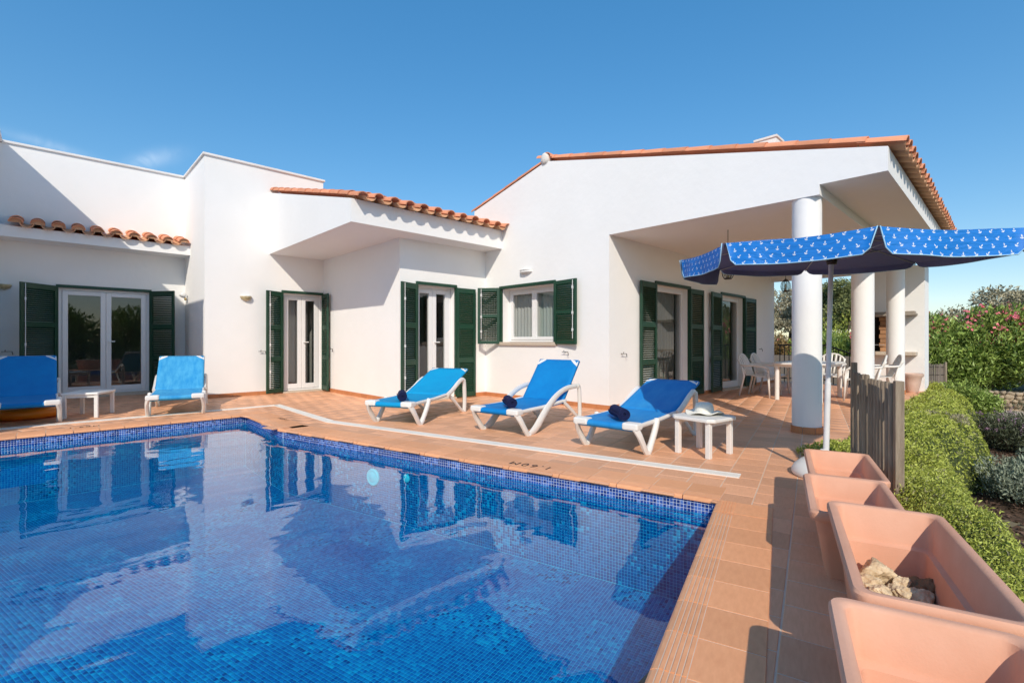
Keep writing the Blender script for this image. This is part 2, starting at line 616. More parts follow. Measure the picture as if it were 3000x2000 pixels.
# ------------------------------------------------------------------ layout constants
POOL = [(3.449, 1.449), (2.171, 6.526), (2.19, 8.25), (-5.2, 8.25), (-5.6, -1.42)]
E_R = V(-.956, -.2927)                       # right pool edge, towards the camera
N_R = V(.2927, -.956)                        # away from the pool on that side
O_R = V(3.143, 1.356)
U_L = V(-.2441, .9698)                       # long pool edge, away from the camera
N_L = V(.9698, .2441)                        # away from the pool on that side
RC = V(3.449, 1.449)
WATER_Z = -.115
POOL_Z = -.80

def along(a, out):
    """deck coordinates beside the right pool edge -> world"""
    p = O_R - E_R * a + N_R * out
    return float(p[0]), float(p[1])

def inside(poly, x, y):
    c = False
    n = len(poly)
    for i in range(n):
        (x1, y1), (x2, y2) = poly[i], poly[(i + 1) % n]
        if (y1 > y) != (y2 > y) and x < (x2 - x1) * (y - y1) / (y2 - y1) + x1:
            c = not c
    return c

# ------------------------------------------------------------------ ground and terrace
g = MB()
GR = 900
g.add([(-GR, -GR, -.60), (GR, -GR, -.60), (GR, GR, -.60), (-GR, GR, -.60)], [(0, 1, 2, 3)])
# leave the pool pit free: the ground sheet lies below the terrace slab, the pool shell is cut into it as its own pit
def sheet_with_hole(outer, hole, z):
    """triangulated sheet with a polygonal hole"""
    bm = bmesh.new()
    ev = []
    for poly in (outer, hole):
        vs = [bm.verts.new((p[0], p[1], z)) for p in poly]
        ev += [bm.edges.new((vs[i], vs[(i + 1) % len(vs)])) for i in range(len(vs))]
    bmesh.ops.triangle_fill(bm, use_beauty=True, use_dissolve=False, edges=ev)
    bmesh.ops.recalc_face_normals(bm, faces=bm.faces)
    for f in bm.faces:
        if f.normal.z < 0:
            f.normal_flip()
    return bm

def bm_obj(name, bm, material, parent=None):
    me = bpy.data.meshes.new(name)
    bm.to_mesh(me)
    bm.free()
    me.materials.append(MATS[material])
    return link(name, me, parent)

GROUND_HOLE = [(p[0], p[1]) for p in POOL]
ground = bm_obj('ground', sheet_with_hole([(-GR, -GR), (GR, -GR), (GR, GR), (-GR, GR)], GROUND_HOLE, -.60), 'earth')
tag(ground, kind='structure')

c1, c0 = along(2.05, 1.03), along(-7.5, 1.03)
TERRACE = [c0, c1, (5.75, 1.33), (15.3, 1.33), (15.3, 5.2), (15.3, 14.0), (-9, 14.0), (-9, c0[1])]
terrace = bm_obj('terrace_floor', sheet_with_hole(TERRACE, POOL, -.0022), 'grout')
# the slab's outer face
tm = MB()
for i in range(3):
    (x0, y0), (x1, y1) = TERRACE[i], TERRACE[i + 1]
    tm.add([(x0, y0, -.62), (x1, y1, -.62), (x1, y1, -.0022), (x0, y0, -.0022)], [(0, 1, 2, 3)])
tag(terrace, kind='structure')
tm.build('slab_edge', 'grout', terrace)

def tile_mesh(name, w, d, t, bv, material, grooves=0, groove_w=.1):
    """one ceramic tile with softened rim, optional grip grooves along one edge"""
    m = MB()
    z1 = 0
    m.add([(0, 0, -t), (w, 0, -t), (w, d, -t), (0, d, -t),
           (0, 0, z1 - bv), (w, 0, z1 - bv), (w, d, z1 - bv), (0, d, z1 - bv),
           (bv, bv, z1), (w - bv, bv, z1), (w - bv, d - bv, z1), (bv, d - bv, z1)],
          [(0, 1, 5, 4), (1, 2, 6, 5), (2, 3, 7, 6), (3, 0, 4, 7),
           (4, 5, 9, 8), (5, 6, 10, 9), (6, 7, 11, 10), (7, 4, 8, 11), (8, 9, 10, 11)])
    me = bpy.data.meshes.new(name)
    me.from_pydata(m.v, [], m.f)
    me.materials.append(MATS[material])
    return me

def coping_mesh(name, w, depth):
    """coping piece: x along the pool edge, y away from the pool; five raised grip ribs near the edge, rounded nose"""
    m = MB()
    ys = [-.022, -.019, -.010, .004]
    zs = [-.022, -.008, -.001, .004]
    y = .010
    for k in range(5):
        ys += [y, y + .0025, y + .0155, y + .0175]
        zs += [.004, .0072, .0072, .004]
        y += .019
    ys += [depth - .002, depth]
    zs += [.004, .001]
    g0, g1 = .0035, w - .0035
    top = [[(x, yy, zz) for x in (g0, g1)] for yy, zz in zip(ys, zs)]
    top = [[(p[0], p[1], p[2]) for p in r] for r in top]
    m.grid([r[::-1] for r in top])
    n = len(ys)
    b = len(m.v)
    m.v += [(g0, yy, -.025) for yy in ys] + [(g1, yy, -.025) for yy in ys]
    for i in range(n - 1):
        m.f.append((b + i, b + i + 1, 2 * (i + 1) + 1, 2 * i + 1))
        m.f.append((2 * i, 2 * (i + 1), b + n + i + 1, b + n + i))
    m.f.append((1, 0, b + n, b))
    me = bpy.data.meshes.new(name)
    me.from_pydata(m.v, [], m.f)
    me.materials.append(MATS['coping'])
    return me

# coping along the three visible pool edges
def lay_coping(p0, p1, nrm, w, depth, name='coping_tile', a0=0.0):
    p0, p1 = V(*p0), V(*p1)
    d = p1 - p0
    ln = np.linalg.norm(d)
    d /= ln
    me = coping_mesh(name, w, depth)
    # x axis along d must give a right handed frame with y = nrm
    rev = (d[0] * nrm[1] - d[1] * nrm[0]) < 0
    k = 0
    s = a0
    while s < ln - .02:
        q = p0 + d * (s + (w if rev else 0))
        ax = -d if rev else d
        o = link(name, me, terrace)
        o.location = (q[0], q[1], 0)
        o.rotation_euler = (0, 0, math.atan2(ax[1], ax[0]))
        s += w
        k += 1

def joints_and_highlights(p0, p1, nrm, depth):
    """pale jointing between the coping pieces, plus pale strips imitating highlights on their grip ribs"""
    p0, p1 = V(*p0), V(*p1)
    d = p1 - p0
    m = MB()
    for (y0, y1, z) in [(.0, depth, .0022)] + [(.0085 + .019 * k - .0012, .0085 + .019 * k + .0022, .0062) for k in range(6)]:  # the thin strips between ribs are highlights painted in grout colour
        a, b = p0 + nrm * y0, p0 + nrm * y1
        pts = [(a[0], a[1], z), (a[0] + d[0], a[1] + d[1], z), (b[0] + d[0], b[1] + d[1], z), (b[0], b[1], z)]
        m.add(pts, [(0, 1, 2, 3)] if d[0] * nrm[1] - d[1] * nrm[0] > 0 else [(3, 2, 1, 0)])
    m.build('joint_and_rib_highlight', 'grout', terrace)
joints_and_highlights(along(.02, 0), along(-4.6, 0), N_R, .333)
joints_and_highlights(RC, POOL[1], N_L, .333)
joints_and_highlights(POOL[1], POOL[2], V(1, 0), .333)
joints_and_highlights((2.18, 8.25), (-4.2, 8.25), V(0, 1), .333)
lay_coping(along(.32, 0), along(-4.6, 0), N_R, .2535, .335)
lay_coping(RC, POOL[1], N_L, .2535, .335)
lay_coping(POOL[1], POOL[2], V(1, 0), .2465, .335)
lay_coping((2.50, 8.25), (-4.2, 8.25), V(0, 1), .2535, .335)

# floor tiles, in rows parallel to the long pool edge: the 300 nearest the camera are separate, the rest one mass
TU, TV, TT = .2535, .2535, .011
cells = []
for i in range(-46, 70):
    for j in range(-32, 82):
        off = .5 * (i % 2)
        c = RC + U_L * ((i + .5) * TU - .455) + N_L * (.335 + (j + off + .5) * TV)
        x, y = float(c[0]), float(c[1])
        if not inside(TERRACE, x, y) or inside(POOL, x, y):
            continue
        # not inside the coping strips or house walls
        o_r = (c - O_R) @ N_R
        if 0 < o_r < .20 and (c - O_R) @ E_R > -.32:
            continue
        if 8.25 < y < 8.45 and x < 2.3:
            continue
        if y > 13.3 or (x > 2.5 and y > 11.4) or (x > 4.9 and y > 8.0) or (x > 7.0 and y > 4.9) or (x < -1.0 and y > 8.8):
            continue
        fw = x * .6928 + y * .7211
        rt = x * .7211 - y * .6928
        if fw < .25 or rt < -1.45 * fw - 1 or rt > 1.3 * fw + .8:
            continue
        cells.append((math.hypot(x, y), x, y))
cells.sort()
tme = tile_mesh('floor_tile', TV - .007, TU - .007, TT, .0022, 'deck_tile')
rot = math.atan2(N_L[1], N_L[0])
ct, st = math.cos(rot), math.sin(rot)
def tile_origin(x, y):
    lx, ly = -(TV - .007) / 2, -(TU - .007) / 2
    return x + ct * lx - st * ly, y + st * lx + ct * ly
for (_, x, y) in cells[:300]:
    o = link('floor_tile', tme, terrace)
    ox, oy = tile_origin(x, y)
    o.location = (ox, oy, random.uniform(-.0008, .0008))
    o.rotation_euler = (0, 0, rot)
rest = cells[300:]
tv = np.array([v.co for v in tme.vertices])
tv = np.stack([tv[:, 0] * ct - tv[:, 1] * st, tv[:, 0] * st + tv[:, 1] * ct, tv[:, 2]], 1)
tq = np.array([list(p.vertices) for p in tme.polygons])
vs, qs, tn = [], [], []
for k, (_, x, y) in enumerate(rest):
    ox, oy = tile_origin(x, y)
    vs.append(tv + np.array([ox, oy, random.uniform(-.0008, .0008)]))
    qs.append(tq + k * len(tv))
    tn.append(np.full(len(tq), random.random()))
fo = fast_mesh('far_floor_tiles', np.concatenate(vs), np.concatenate(qs), 'deck_tile', terrace, np.concatenate(tn))
tag(fo, kind='stuff')

# white drain channel that follows the pool
GRATE = [(-4.6, 9.09), (2.93, 9.10), (2.87, 6.70), (4.19, 1.59)]
grate = thing('drain_channel', 'white slotted drain channel running round the pool deck', 'drain')
hw = .068
def off_line(pts, w):
    out = []
    n = len(pts)
    for i in range(n):
        d0 = V(*pts[i]) - V(*pts[max(i - 1, 0)])
        d1 = V(*pts[min(i + 1, n - 1)]) - V(*pts[i])
        d0 = d0 / (np.linalg.norm(d0) + 1e-9) if np.linalg.norm(d0) > 0 else d1 / np.linalg.norm(d1)
        d1 = d1 / (np.linalg.norm(d1) + 1e-9) if np.linalg.norm(d1) > 0 else d0
        t = d0 + d1
        t /= np.linalg.norm(t)
        nn = V(-t[1], t[0]) / max(.5, float(np.dot(V(-t[1], t[0]), V(-d1[1], d1[0]))))
        out.append(V(*pts[i]) + nn * w)
    return out
for name, a, b, z in (('rim', hw, hw - .012, .007), ('rim', -hw + .012, -hw, .007), ('channel_bed', hw - .012, -hw + .012, .0035)):
    A, B = off_line(GRATE, a), off_line(GRATE, b)
    m = MB()
    P = [[(p[0], p[1], -.004), (p[0], p[1], z), (q[0], q[1], z), (q[0], q[1], -.004)] for p, q in zip(A, B)]
    m.grid(P)
    m.build(name, 'grate_white', grate)
# cross bars: the nearest as bars of their own, the far ones as one mass
bars_far = MB()
nb = 0
segs = list(zip(GRATE[:-1], GRATE[1:]))[::-1]
for (p, q) in segs:
    p, q = V(*q), V(*p)
    d = q - p
    ln = np.linalg.norm(d)
    d /= ln
    n2 = V(-d[1], d[0])
    k = 0
    while k * .0165 < ln:
        c = p + d * (k * .0165)
        o3 = (c[0] - n2[0] * (hw - .012), c[1] - n2[1] * (hw - .012), .0)
        args = (o3, (d[0] * .0125, d[1] * .0125, 0), (n2[0] * 2 * (hw - .012), n2[1] * 2 * (hw - .012), 0), (0, 0, .0062))
        if nb < 120:
            MB().obox(*args).build('cross_bar', 'grate_white', grate)
        else:
            bars_far.obox(*args)
        nb += 1
        k += 1
tag(bars_far.build('far_cross_bars', 'grate_white', grate), kind='stuff')

# depth markings printed on the coping
def marking(txt, loc, xdir, size):
    cu = bpy.data.curves.new('depth_marking', 'FONT')
    cu.body = txt
    cu.size = size
    cu.align_x = 'CENTER'
    cu.align_y = 'CENTER'
    cu.space_character = 1.35
    cu.extrude = .0004
    cu.materials.append(MATS['ink'])
    o = link('depth_marking', cu, terrace)
    o.location = loc
    o.rotation_euler = (0, 0, math.atan2(xdir[1], xdir[0]))
    return o

marking('1.60M', (3.155, 3.04, .0085), (-.2441, .9698), .135)
marking('1.60M', (.33, 8.52, .0085), (1, 0), .10)
marking('1.60M', (2.46, 7.35, .0085), (0, 1), .10)

# ------------------------------------------------------------------ pool shell, mosaic and water
pool = thing('swimming_pool', 'swimming pool lined with small blue mosaic tiles', 'pool')
sh = MB()
sh.add([(p[0], p[1], POOL_Z) for p in POOL], [tuple(range(len(POOL)))[::-1]])
sh.build('pool_floor', 'mosaic_grout', pool)
n = len(POOL)
for i in range(n):
    (x0, y0), (x1, y1) = POOL[i], POOL[(i + 1) % n]
    w = MB()
    w.add([(x0, y0, POOL_Z), (x1, y1, POOL_Z), (x1, y1, -.02), (x0, y0, -.02)], [(0, 1, 2, 3)])
    w.build('pool_wall', 'mosaic_grout', pool)

TP, TG = .0250, .0024        # mosaic pitch and joint
def mosaic_quads(orig, a, b, nrm, na, nb_, keep=None):
    """grid of tiles spanned by unit vectors a and b; returns verts, quads, tone"""
    ia, ib = np.meshgrid(np.arange(na), np.arange(nb_), indexing='ij')
    ia, ib = ia.ravel(), ib.ravel()
    c = orig + np.outer((ia + .5) * TP, a) + np.outer((ib + .5) * TP, b)
    if keep is not None:
        k = keep(c)
        c, ia, ib = c[k], ia[k], ib[k]
    h0, h1 = (TP - TG) / 2, (TP - TG) / 2 - .0016
    V_ = []
    for hh, zz in ((h0, 0.0002), (h1, .0022)):
        for sa, sb in ((-1, -1), (1, -1), (1, 1), (-1, 1)):
            V_.append(c + a * (sa * hh) + b * (sb * hh) + nrm * zz)
    Vv = np.stack(V_, 1)                       # (N,8,3)
    base = np.arange(len(c))[:, None] * 8
    F = np.array([[4, 5, 6, 7], [0, 1, 5, 4], [1, 2, 6, 5], [2, 3, 7, 6], [3, 0, 4, 7]])
    if np.dot(np.cross(a, b), nrm) < 0:
        F = F[:, ::-1]
    Q = (base[:, :, None] + F[None]).reshape(-1, 4)
    # tones come in loose sheets and single tiles
    t = rng.random(len(c))
    t = .62 * t + .38 * rng.random(4096)[((ia // 13) * 37 + (ib // 13) * 101) % 4096]
    return Vv.reshape(-1, 3), Q, np.repeat(t * .93 + .02, 5), c

def wall_mosaic(p0, p1, nrm2, ztop, zbot, name, material, individual=0):
    p0, p1 = V(*p0), V(*p1)
    d = p1 - p0
    ln = np.linalg.norm(d)
    d /= ln
    a = V(d[0], d[1], 0)
    b = V(0, 0, -1)
    nn = V(nrm2[0], nrm2[1], 0)
    na, nb_ = int(ln / TP), int(round((ztop - zbot) / TP))
    if individual:
        me = None
        cols = individual // nb_
        for i in range(cols):
            for j in range(nb_):
                if me is None:
                    v, q, t, c = mosaic_quads(V(0, 0, 0), V(1, 0, 0), V(0, 0, -1), V(0, 1, 0) if np.dot(V(-d[1], d[0]), nrm2) > 0 else V(0, -1, 0), 1, 1)
                    me = bpy.data.meshes.new('mosaic_tile')
                    me.from_pydata([tuple(x) for x in v], [], [tuple(x) for x in q])
                    me.materials.append(MATS[material])
                o = link('mosaic_tile', me, pool)
                pp = p0 + d * (i * TP)
                o.location = (pp[0], pp[1], ztop - j * TP)
                o.rotation_euler = (0, 0, math.atan2(d[1], d[0]))
        o0 = V(p0[0], p0[1], ztop) + a * cols * TP
        v, q, t, c = mosaic_quads(o0, a, b, nn, na - cols, nb_)
    else:
        v, q, t, c = mosaic_quads(V(p0[0], p0[1], ztop), a, b, nn, na, nb_)
    tag(fast_mesh(name, v, q, material, pool, t), kind='stuff')

BT = -.020
for (p0, p1, nn, ind) in ((POOL[0], POOL[1], -N_L, 300), (POOL[1], POOL[2], V(-1, 0), 0), (POOL[2], (-3.2, 8.25), V(0, -1), 0), (POOL[0], tuple(V(*POOL[0]) + (V(*POOL[4]) - V(*POOL[0])) * .55), -N_R, 0)):
    m = MB()
    q0, q1 = V(*p0) + nn * .0006, V(*p1) + nn * .0006
    m.add([(q0[0], q0[1], BT - .10), (q1[0], q1[1], BT - .10), (q1[0], q1[1], BT + .004), (q0[0], q0[1], BT + .004)], [(0, 1, 2, 3)])
    m.build('band_bed', 'band_grout', pool)
    s0 = tuple(V(*p0) + nn * .0008)
    s1 = tuple(V(*p1) + nn * .0008)
    wall_mosaic(s0, s1, nn, BT, BT - .10, 'waterline_mosaic', 'mosaic_band', ind)
    wall_mosaic(p0, p1, nn, BT - .10, POOL_Z, 'wall_mosaic', 'mosaic')
def keep_floor(c):
    fw = c[:, 0] * .6928 + c[:, 1] * .7211
    rt = c[:, 0] * .7211 - c[:, 1] * .6928
    k = (c[:, 0] > -2.6) & (rt > -1.6 * fw - 2.2)
    poly = POOL
    ins = np.zeros(len(c), bool)
    for i in range(len(poly)):
        (x1, y1), (x2, y2) = poly[i], poly[(i + 1) % len(poly)]
        cr = ((y1 > c[:, 1]) != (y2 > c[:, 1])) & (c[:, 0] < (x2 - x1) * (c[:, 1] - y1) / (y2 - y1 + 1e-12) + x1)
        ins ^= cr
    return k & ins
a3, b3 = V(U_L[0], U_L[1], 0), V(-N_L[0], -N_L[1], 0)
v, q, t, c = mosaic_quads(V(RC[0], RC[1], POOL_Z) - a3 * 2.2 - b3 * .75, a3, b3, V(0, 0, 1), 400, 290, keep_floor)
tag(fast_mesh('floor_mosaic', v, q, 'mosaic', pool, t), kind='stuff')
# underwater lamp on the long wall and an inlet
lc = V(*POOL[0]) + U_L * 3.55
def wall_disc(o2, z, r, name, material, parent, nrm2, prof):
    m = MB()
    m.lathe(prof, seg=28)
    o = m.build(name, material, parent, smooth=True)
    o.location = (o2[0], o2[1], z)
    o.rotation_euler = Vector((nrm2[0], nrm2[1], 0)).to_track_quat('Z', 'Y').to_euler()
    return o
wall_disc(lc, -.36, .13, 'underwater_lamp', 'white_pvc', pool, -N_L, [(.001, .03), (.055, .026), (.066, .018), (.075, .026), (.092, .022), (.098, 0)])
wall_disc(V(*POOL[0]) + U_L * 3.05, -.30, .04, 'water_inlet', 'white_pvc', pool, -N_L, [(.001, .02), (.03, .02), (.045, .012), (.045, 0)])

water = MB()
water.add([(p[0], p[1], WATER_Z) for p in POOL], [tuple(range(len(POOL)))])
wo_ = water.build('pool_water', 'pool_water')
tag(wo_, kind='structure')

# ------------------------------------------------------------------ the house
house = thing('house', 'low white villa with green shutters, clay roof tiles and a columned porch', 'house')

def wall(p0, p1, z0, z1, inward, thick=.30, holes=(), name='wall', top=True, material='stucco'):
    """wall face from p0 to p1 with rectangular openings; inward is the 2D direction away from the viewer side"""
    p0, p1, inward = V(*p0), V(*p1), V(*inward)
    d = p1 - p0
    ln = np.linalg.norm(d)
    d /= ln
    us = sorted({0.0, ln, *[h[0] for h in holes], *[h[1] for h in holes]})
    zs = sorted({z0, z1, *[h[2] for h in holes], *[h[3] for h in holes]})
    m = MB()
    def pt(u, z, k):
        q = p0 + d * u + inward * thick * k
        return (q[0], q[1], z)
    def hole(u, z):
        return any(h[0] < u < h[1] and h[2] < z < h[3] for h in holes)
    for i in range(len(us) - 1):
        for j in range(len(zs) - 1):
            if hole((us[i] + us[i + 1]) / 2, (zs[j] + zs[j + 1]) / 2):
                continue
            for k in (0, 1):
                m.add([pt(us[i], zs[j], k), pt(us[i + 1], zs[j], k), pt(us[i + 1], zs[j + 1], k), pt(us[i], zs[j + 1], k)], [(0, 1, 2, 3)])
    for (a, b, c, e) in holes:
        for (s0, s1) in (((a, c), (b, c)), ((b, c), (b, e)), ((b, e), (a, e)), ((a, e), (a, c))):
            m.add([pt(*s0, 0), pt(*s1, 0), pt(*s1, 1), pt(*s0, 1)], [(0, 1, 2, 3)])
    m.add([pt(0, z0, 0), pt(0, z0, 1), pt(0, z1, 1), pt(0, z1, 0)], [(0, 1, 2, 3)])
    m.add([pt(ln, z0, 0), pt(ln, z0, 1), pt(ln, z1, 1), pt(ln, z1, 0)], [(0, 1, 2, 3)])
    m.add([pt(0, z1, 0), pt(ln, z1, 0), pt(ln, z1, 1), pt(0, z1, 1)], [(0, 1, 2, 3)])
    bm = bmesh.new()
    me = bpy.data.meshes.new(name)
    me.from_pydata(m.v, [], m.f)
    bm.from_mesh(me)
    bmesh.ops.remove_doubles(bm, verts=bm.verts, dist=1e-4)
    bmesh.ops.recalc_face_normals(bm, faces=bm.faces)
    bm.to_mesh(me)
    bm.free()
    me.materials.append(MATS[material])
    return link(name, me, house)

ZP = 4.86
X1, X2, X4, X6 = -.67, 2.226, 4.607, 6.669
Y1, Y3, Y5, Y7 = 13.092, 11.159, 7.749, 4.624
ZL = 2.215
wall((X1, 8.55), (X1, Y1 + .3), -.1, ZP, (-1, 0))                                      # left wing, side facing the terrace
wall((-5.5, 8.55), (X1 - .3, 8.55), -.1, ZP, (0, 1))
wall((X1, Y1), (X2, Y1), -.1, ZP, (0, 1), holes=[(.12 - X1, 1.58 - X1, .06, ZL)])
wall((X2, Y3 + .3), (X2, Y1 + .3), -.1, ZP, (1, 0))
wall((X2, Y3), (X4, Y3), -.1, ZP, (0, 1), holes=[(3.71 - X2, 4.585 - X2, .03, ZL)])
wall((X4, Y3 + .3), (X4, Y3 + 5), 3.2, ZP, (-1, 0))
wall((X4, Y5 + .3), (X4, Y3 + .25), -.1, 3.04, (1, 0))
wall((X4, Y5), (X6, Y5), -.1, 3.04, (0, 1), holes=[(4.98 - X4, 5.87 - X4, .03, ZL)])
wall((X6, Y7), (X6, 8.12), -.1, 2.90, (1, 0), holes=[(5.81 - Y7, 7.25 - Y7, 1.10, 2.205)])
wall((X6 + .3, Y7), (14.6, Y7), -.1, 2.90, (0, 1), holes=[(8.17 - X6 - .3, 9.50 - X6 - .3, .03, ZL), (11.07 - X6 - .3, 12.42 - X6 - .3, .03, ZL)])
wall((14.6, Y7 + .3), (14.6, 8.12), -.1, 3.6, (-1, 0))

# gable over the porch
gb = MB()
gb.prism([(.955, 3.02), (1.61, 3.02), (1.61, 2.90), (8.12, 2.90), (8.12, 3.965), (6.02, 4.49), (.955, 3.29)], 'x', X6, X6 + .3)
gb.build('gable_wall', 'stucco', house)
cl = MB()
cl.box(X6 + .3, 14.9, 1.61, Y7 + .28, 2.901, 3.06)
cl.build('porch_ceiling', 'stucco', house)
cl = MB()
cl.box(X6 + .3, 14.9, 1.03, 1.61, 3.02, 3.06)
cl.build('eave_soffit', 'stucco', house)
cl = MB()
cl.box(X6 + .3, 14.9, .955, 1.03, 3.02, 3.29)
cl.build('fascia', 'stucco', house)
cl = MB()
cl.box(14.35, 14.65, 2.702, Y7, 2.80, 2.90)
cl.build('beam', 'stucco', house)
# flat roofs behind the parapets
fr_ = MB()
fr_.box(X1 - .3, X4, Y1 + .3, 20, 4.35, 4.5)
fr_.box(X2 + .3, X4 - .3, Y3 + .3, Y1 + .3, 4.35, 4.5)
fr_.build('flat_roof', 'stucco', house)
fr_ = MB()
fr_.box(-5.5, X1 - .3, 8.85, 20, 4.35, 4.5)
fr_.build('flat_roof', 'stucco', house)
# parapet caps
def cap(p0, p1, inward, ext0=0, ext1=0):
    p0, p1, iw = V(*p0), V(*p1), V(*inward)
    d = (p1 - p0) / np.linalg.norm(p1 - p0)
    a = p0 - d * ext0 - iw * .035
    b = p1 + d * ext1 - iw * .035
    m = MB()
    m.obox((a[0], a[1], ZP), ((b - a)[0], (b - a)[1], 0), (iw[0] * .37, iw[1] * .37, 0), (0, 0, .045))
    m.build('parapet_cap', 'stucco_cap', house, bevel=.006)
cap((X1, 8.55), (X1, Y1), (-1, 0), .035)
cap((-5.5, 8.55), (X1 - .34, 8.55), (0, 1))
cap((X1 - .3, Y1), (X2, Y1), (0, 1))
cap((X2, Y3), (X2, Y1 + .3), (1, 0), -.335)
cap((X2, Y3), (X4, Y3), (0, 1), .035, .035)
cap((X4, Y3 + .335), (X4, Y3 + 5), (-1, 0))

# canopy over the recess
cn = MB()
cn.box(3.43 + .22, X6, 7.235 + .12, Y3, 3.03, 3.06)
cn.build('canopy_soffit', 'stucco', house)
cn = MB()
cn.prism([(7.235, 3.03), (Y3, 3.03), (Y3, 4.355), (7.235, 3.40)], 'x', 3.43, 3.43 + .22)
cn.build('canopy_fascia', 'stucco', house)
cn = MB()
cn.box(3.43 + .22, X6, 7.235, 7.235 + .12, 3.03, 3.40)
cn.build('canopy_fascia', 'stucco', house)
# left eave
le = MB()
le.prism([(12.525, 3.03), (Y1, 3.03), (Y1, 3.36), (12.525, 3.225)], 'x', X1, X2)
le.build('eave_fascia', 'stucco', house)

# clay roofs --------------------------------------------------------
def barrel(name, r0, r1, ln, th, material, seg=9, inverted=False):
    """tapered half-round clay tile, x across, y uphill from its lower end at the origin"""
    m = MB()
    rows = []
    for (y, r) in ((0, r0), (ln, r1)):
        outer = [(-r * math.cos(PI * k / seg), y, r * .86 * math.sin(PI * k / seg)) for k in range(seg + 1)]
        inner = [((r - th) * math.cos(PI * k / seg), y, (r - th) * .86 * math.sin(PI * k / seg)) for k in range(seg + 1)]
        ring = outer + inner
        if inverted:
            ring = [(p[0], p[1], -p[2]) for p in ring][::-1]
        rows.append(ring)
    n = 2 * (seg + 1)
    m.v += rows[0] + rows[1]
    for k in range(n):
        k2 = (k + 1) % n
        m.f.append((k, n + k, n + k2, k2))
    s = seg + 1
    for e, rev in ((0, False), (n, True)):
        for k in range(seg):
            f = (e + k, e + k + 1, e + n - 2 - k, e + n - 1 - k)
            m.f.append(f[::-1] if rev else f)
    me = bpy.data.meshes.new(name)
    me.from_pydata(m.v, [], m.f)
    for p in me.polygons:
        p.use_smooth = True
    try:
        me.set_sharp_from_angle(angle=math.radians(45))
    except Exception:
        pass
    me.materials.append(MATS[material])
    return me

def roof(name, x0, x1, y0, z0, y1, slope, pitch, courses, verge_lo=0, verge_hi=0, cols_full=None, hips=True):
    """tiled slope rising along +y from the eave at y0 (or -y when slope sign says so)"""
    r = link(name, None, house)
    r.empty_display_size = .1
    cov = barrel('cover_tile', pitch * .345, pitch * .29, .46, .014, 'roof_tile')
    pan = barrel('pan_tile', pitch * .33, pitch * .28, .46, .014, 'roof_tile_pan', inverted=True)
    ang = math.atan(slope)
    nx = int(round((x1 - x0) / pitch))
    px = (x1 - x0) / nx
    ex = .37
    def put(me, x, s, lift, nm):
        o = link(nm, me, r)
        o.location = (x, y0 + s * math.cos(ang), z0 + s * math.sin(ang) + lift)
        o.rotation_euler = (ang + random.uniform(-.012, .012), random.uniform(-.02, .02), random.uniform(-.018, .018))
    total = int((y1 - y0) / math.cos(ang) / ex) + 1
    for c in range(total):
        for k in range(nx + 1):
            xx = x0 + k * px
            near_edge = k < verge_lo or k > nx - verge_hi
            if not (c < courses or near_edge):
                continue
            put(cov, xx, c * ex + random.uniform(-.008, .008), (.062 if not (near_edge and k == 0) else .034) + (.012 if c else 0), 'cover_tile')
            if k < nx and c < courses:
                put(pan, xx + px / 2, c * ex + random.uniform(-.006, .006) + .012, .066, 'pan_tile')
    # the unseen field of tiles further up is one corrugated mass
    s0 = courses * ex
    sl_len = (y1 - y0) / math.cos(ang)
    if sl_len > s0 + .1:
        xs = np.linspace(x0, x1, nx * 8 + 1)
        P = []
        for s in (s0, sl_len):
            P.append([(x, y0 + s * math.cos(ang), z0 + s * math.sin(ang) + .055 + .04 * math.cos(2 * PI * (x - x0) / px)) for x in xs])
        mm = MB()
        mm.grid(P)
        tag(mm.build('upper_tile_field', 'roof_tile', r, smooth=True), kind='stuff')
    return r

ler = roof('left_eave_roof', X1 + .23, X2 - .13, 12.40, 3.215, Y1 - .02, .235, .297, 2)
for k in range(10):
    m = MB()
    r_ = .297 * .33
    m.add([(0, 0, 0)] + [(-r_ * math.cos(PI * j / 10), 0, r_ * .84 * math.sin(PI * j / 10)) for j in range(11)], [(0, j + 1, j + 2) for j in range(10)])
    o = m.build('tile_plug', 'roof_tile_pan', ler)
    o.location = (X1 + .23 + k * (X2 - .13 - X1 - .23) / 9, 12.425, 3.215 + .065)
roof('canopy_roof', 3.53, X6 - .02, 7.03, 3.365, Y3 - .05, .245, .273, 2, verge_lo=1)
# porch roof: right slope of the gable
roof('porch_roof', X6 + .10, 14.9, .80, 3.275, 6.0, .237, .262, 1, verge_lo=1)
# far slope of the gable: only its verge shows, built mirrored
rb = link('back_slope_roof', None, house)
rb.empty_display_size = .1
cov = barrel('cover_tile', .085, .075, .46, .014, 'roof_tile')
for c in range(6):
    o = link('cover_tile', cov, rb)
    s = .37 * c
    o.location = (X6 + .09, 8.24 - s * .97, 3.945 + s * .243 + .03)
    o.rotation_euler = (.245, 0, PI)
mm = MB()
mm.add([(X6 + .1, 8.2, 3.98), (14.9, 8.2, 3.98), (14.9, 6.0, 4.53), (X6 + .1, 6.0, 4.53)], [(0, 1, 2, 3)])
mm.build('upper_tile_field', 'roof_tile', rb)
# ridge with its white mortar end
rd = link('ridge', None, house)
rd.empty_display_size = .1
rdg = barrel('ridge_tile', .12, .11, .46, .016, 'roof_tile')
for c in range(20):
    o = link('ridge_tile', rdg, rd)
    o.location = (X6 - .02 + c * .41, 6.01, 4.545)
    o.rotation_euler = (0, 0, -PI / 2)
mm = MB()
mm.lathe([(.02, -.10), (.085, -.085), (.105, -.02), (.10, .05), (.07, .10), (.02, .125)], seg=12)
mo = mm.build('mortar_end', 'mortar', house, smooth=True)
mo.location = (X6 + .03, 6.06, 4.545)
mo.scale = (.8, 1, 1)
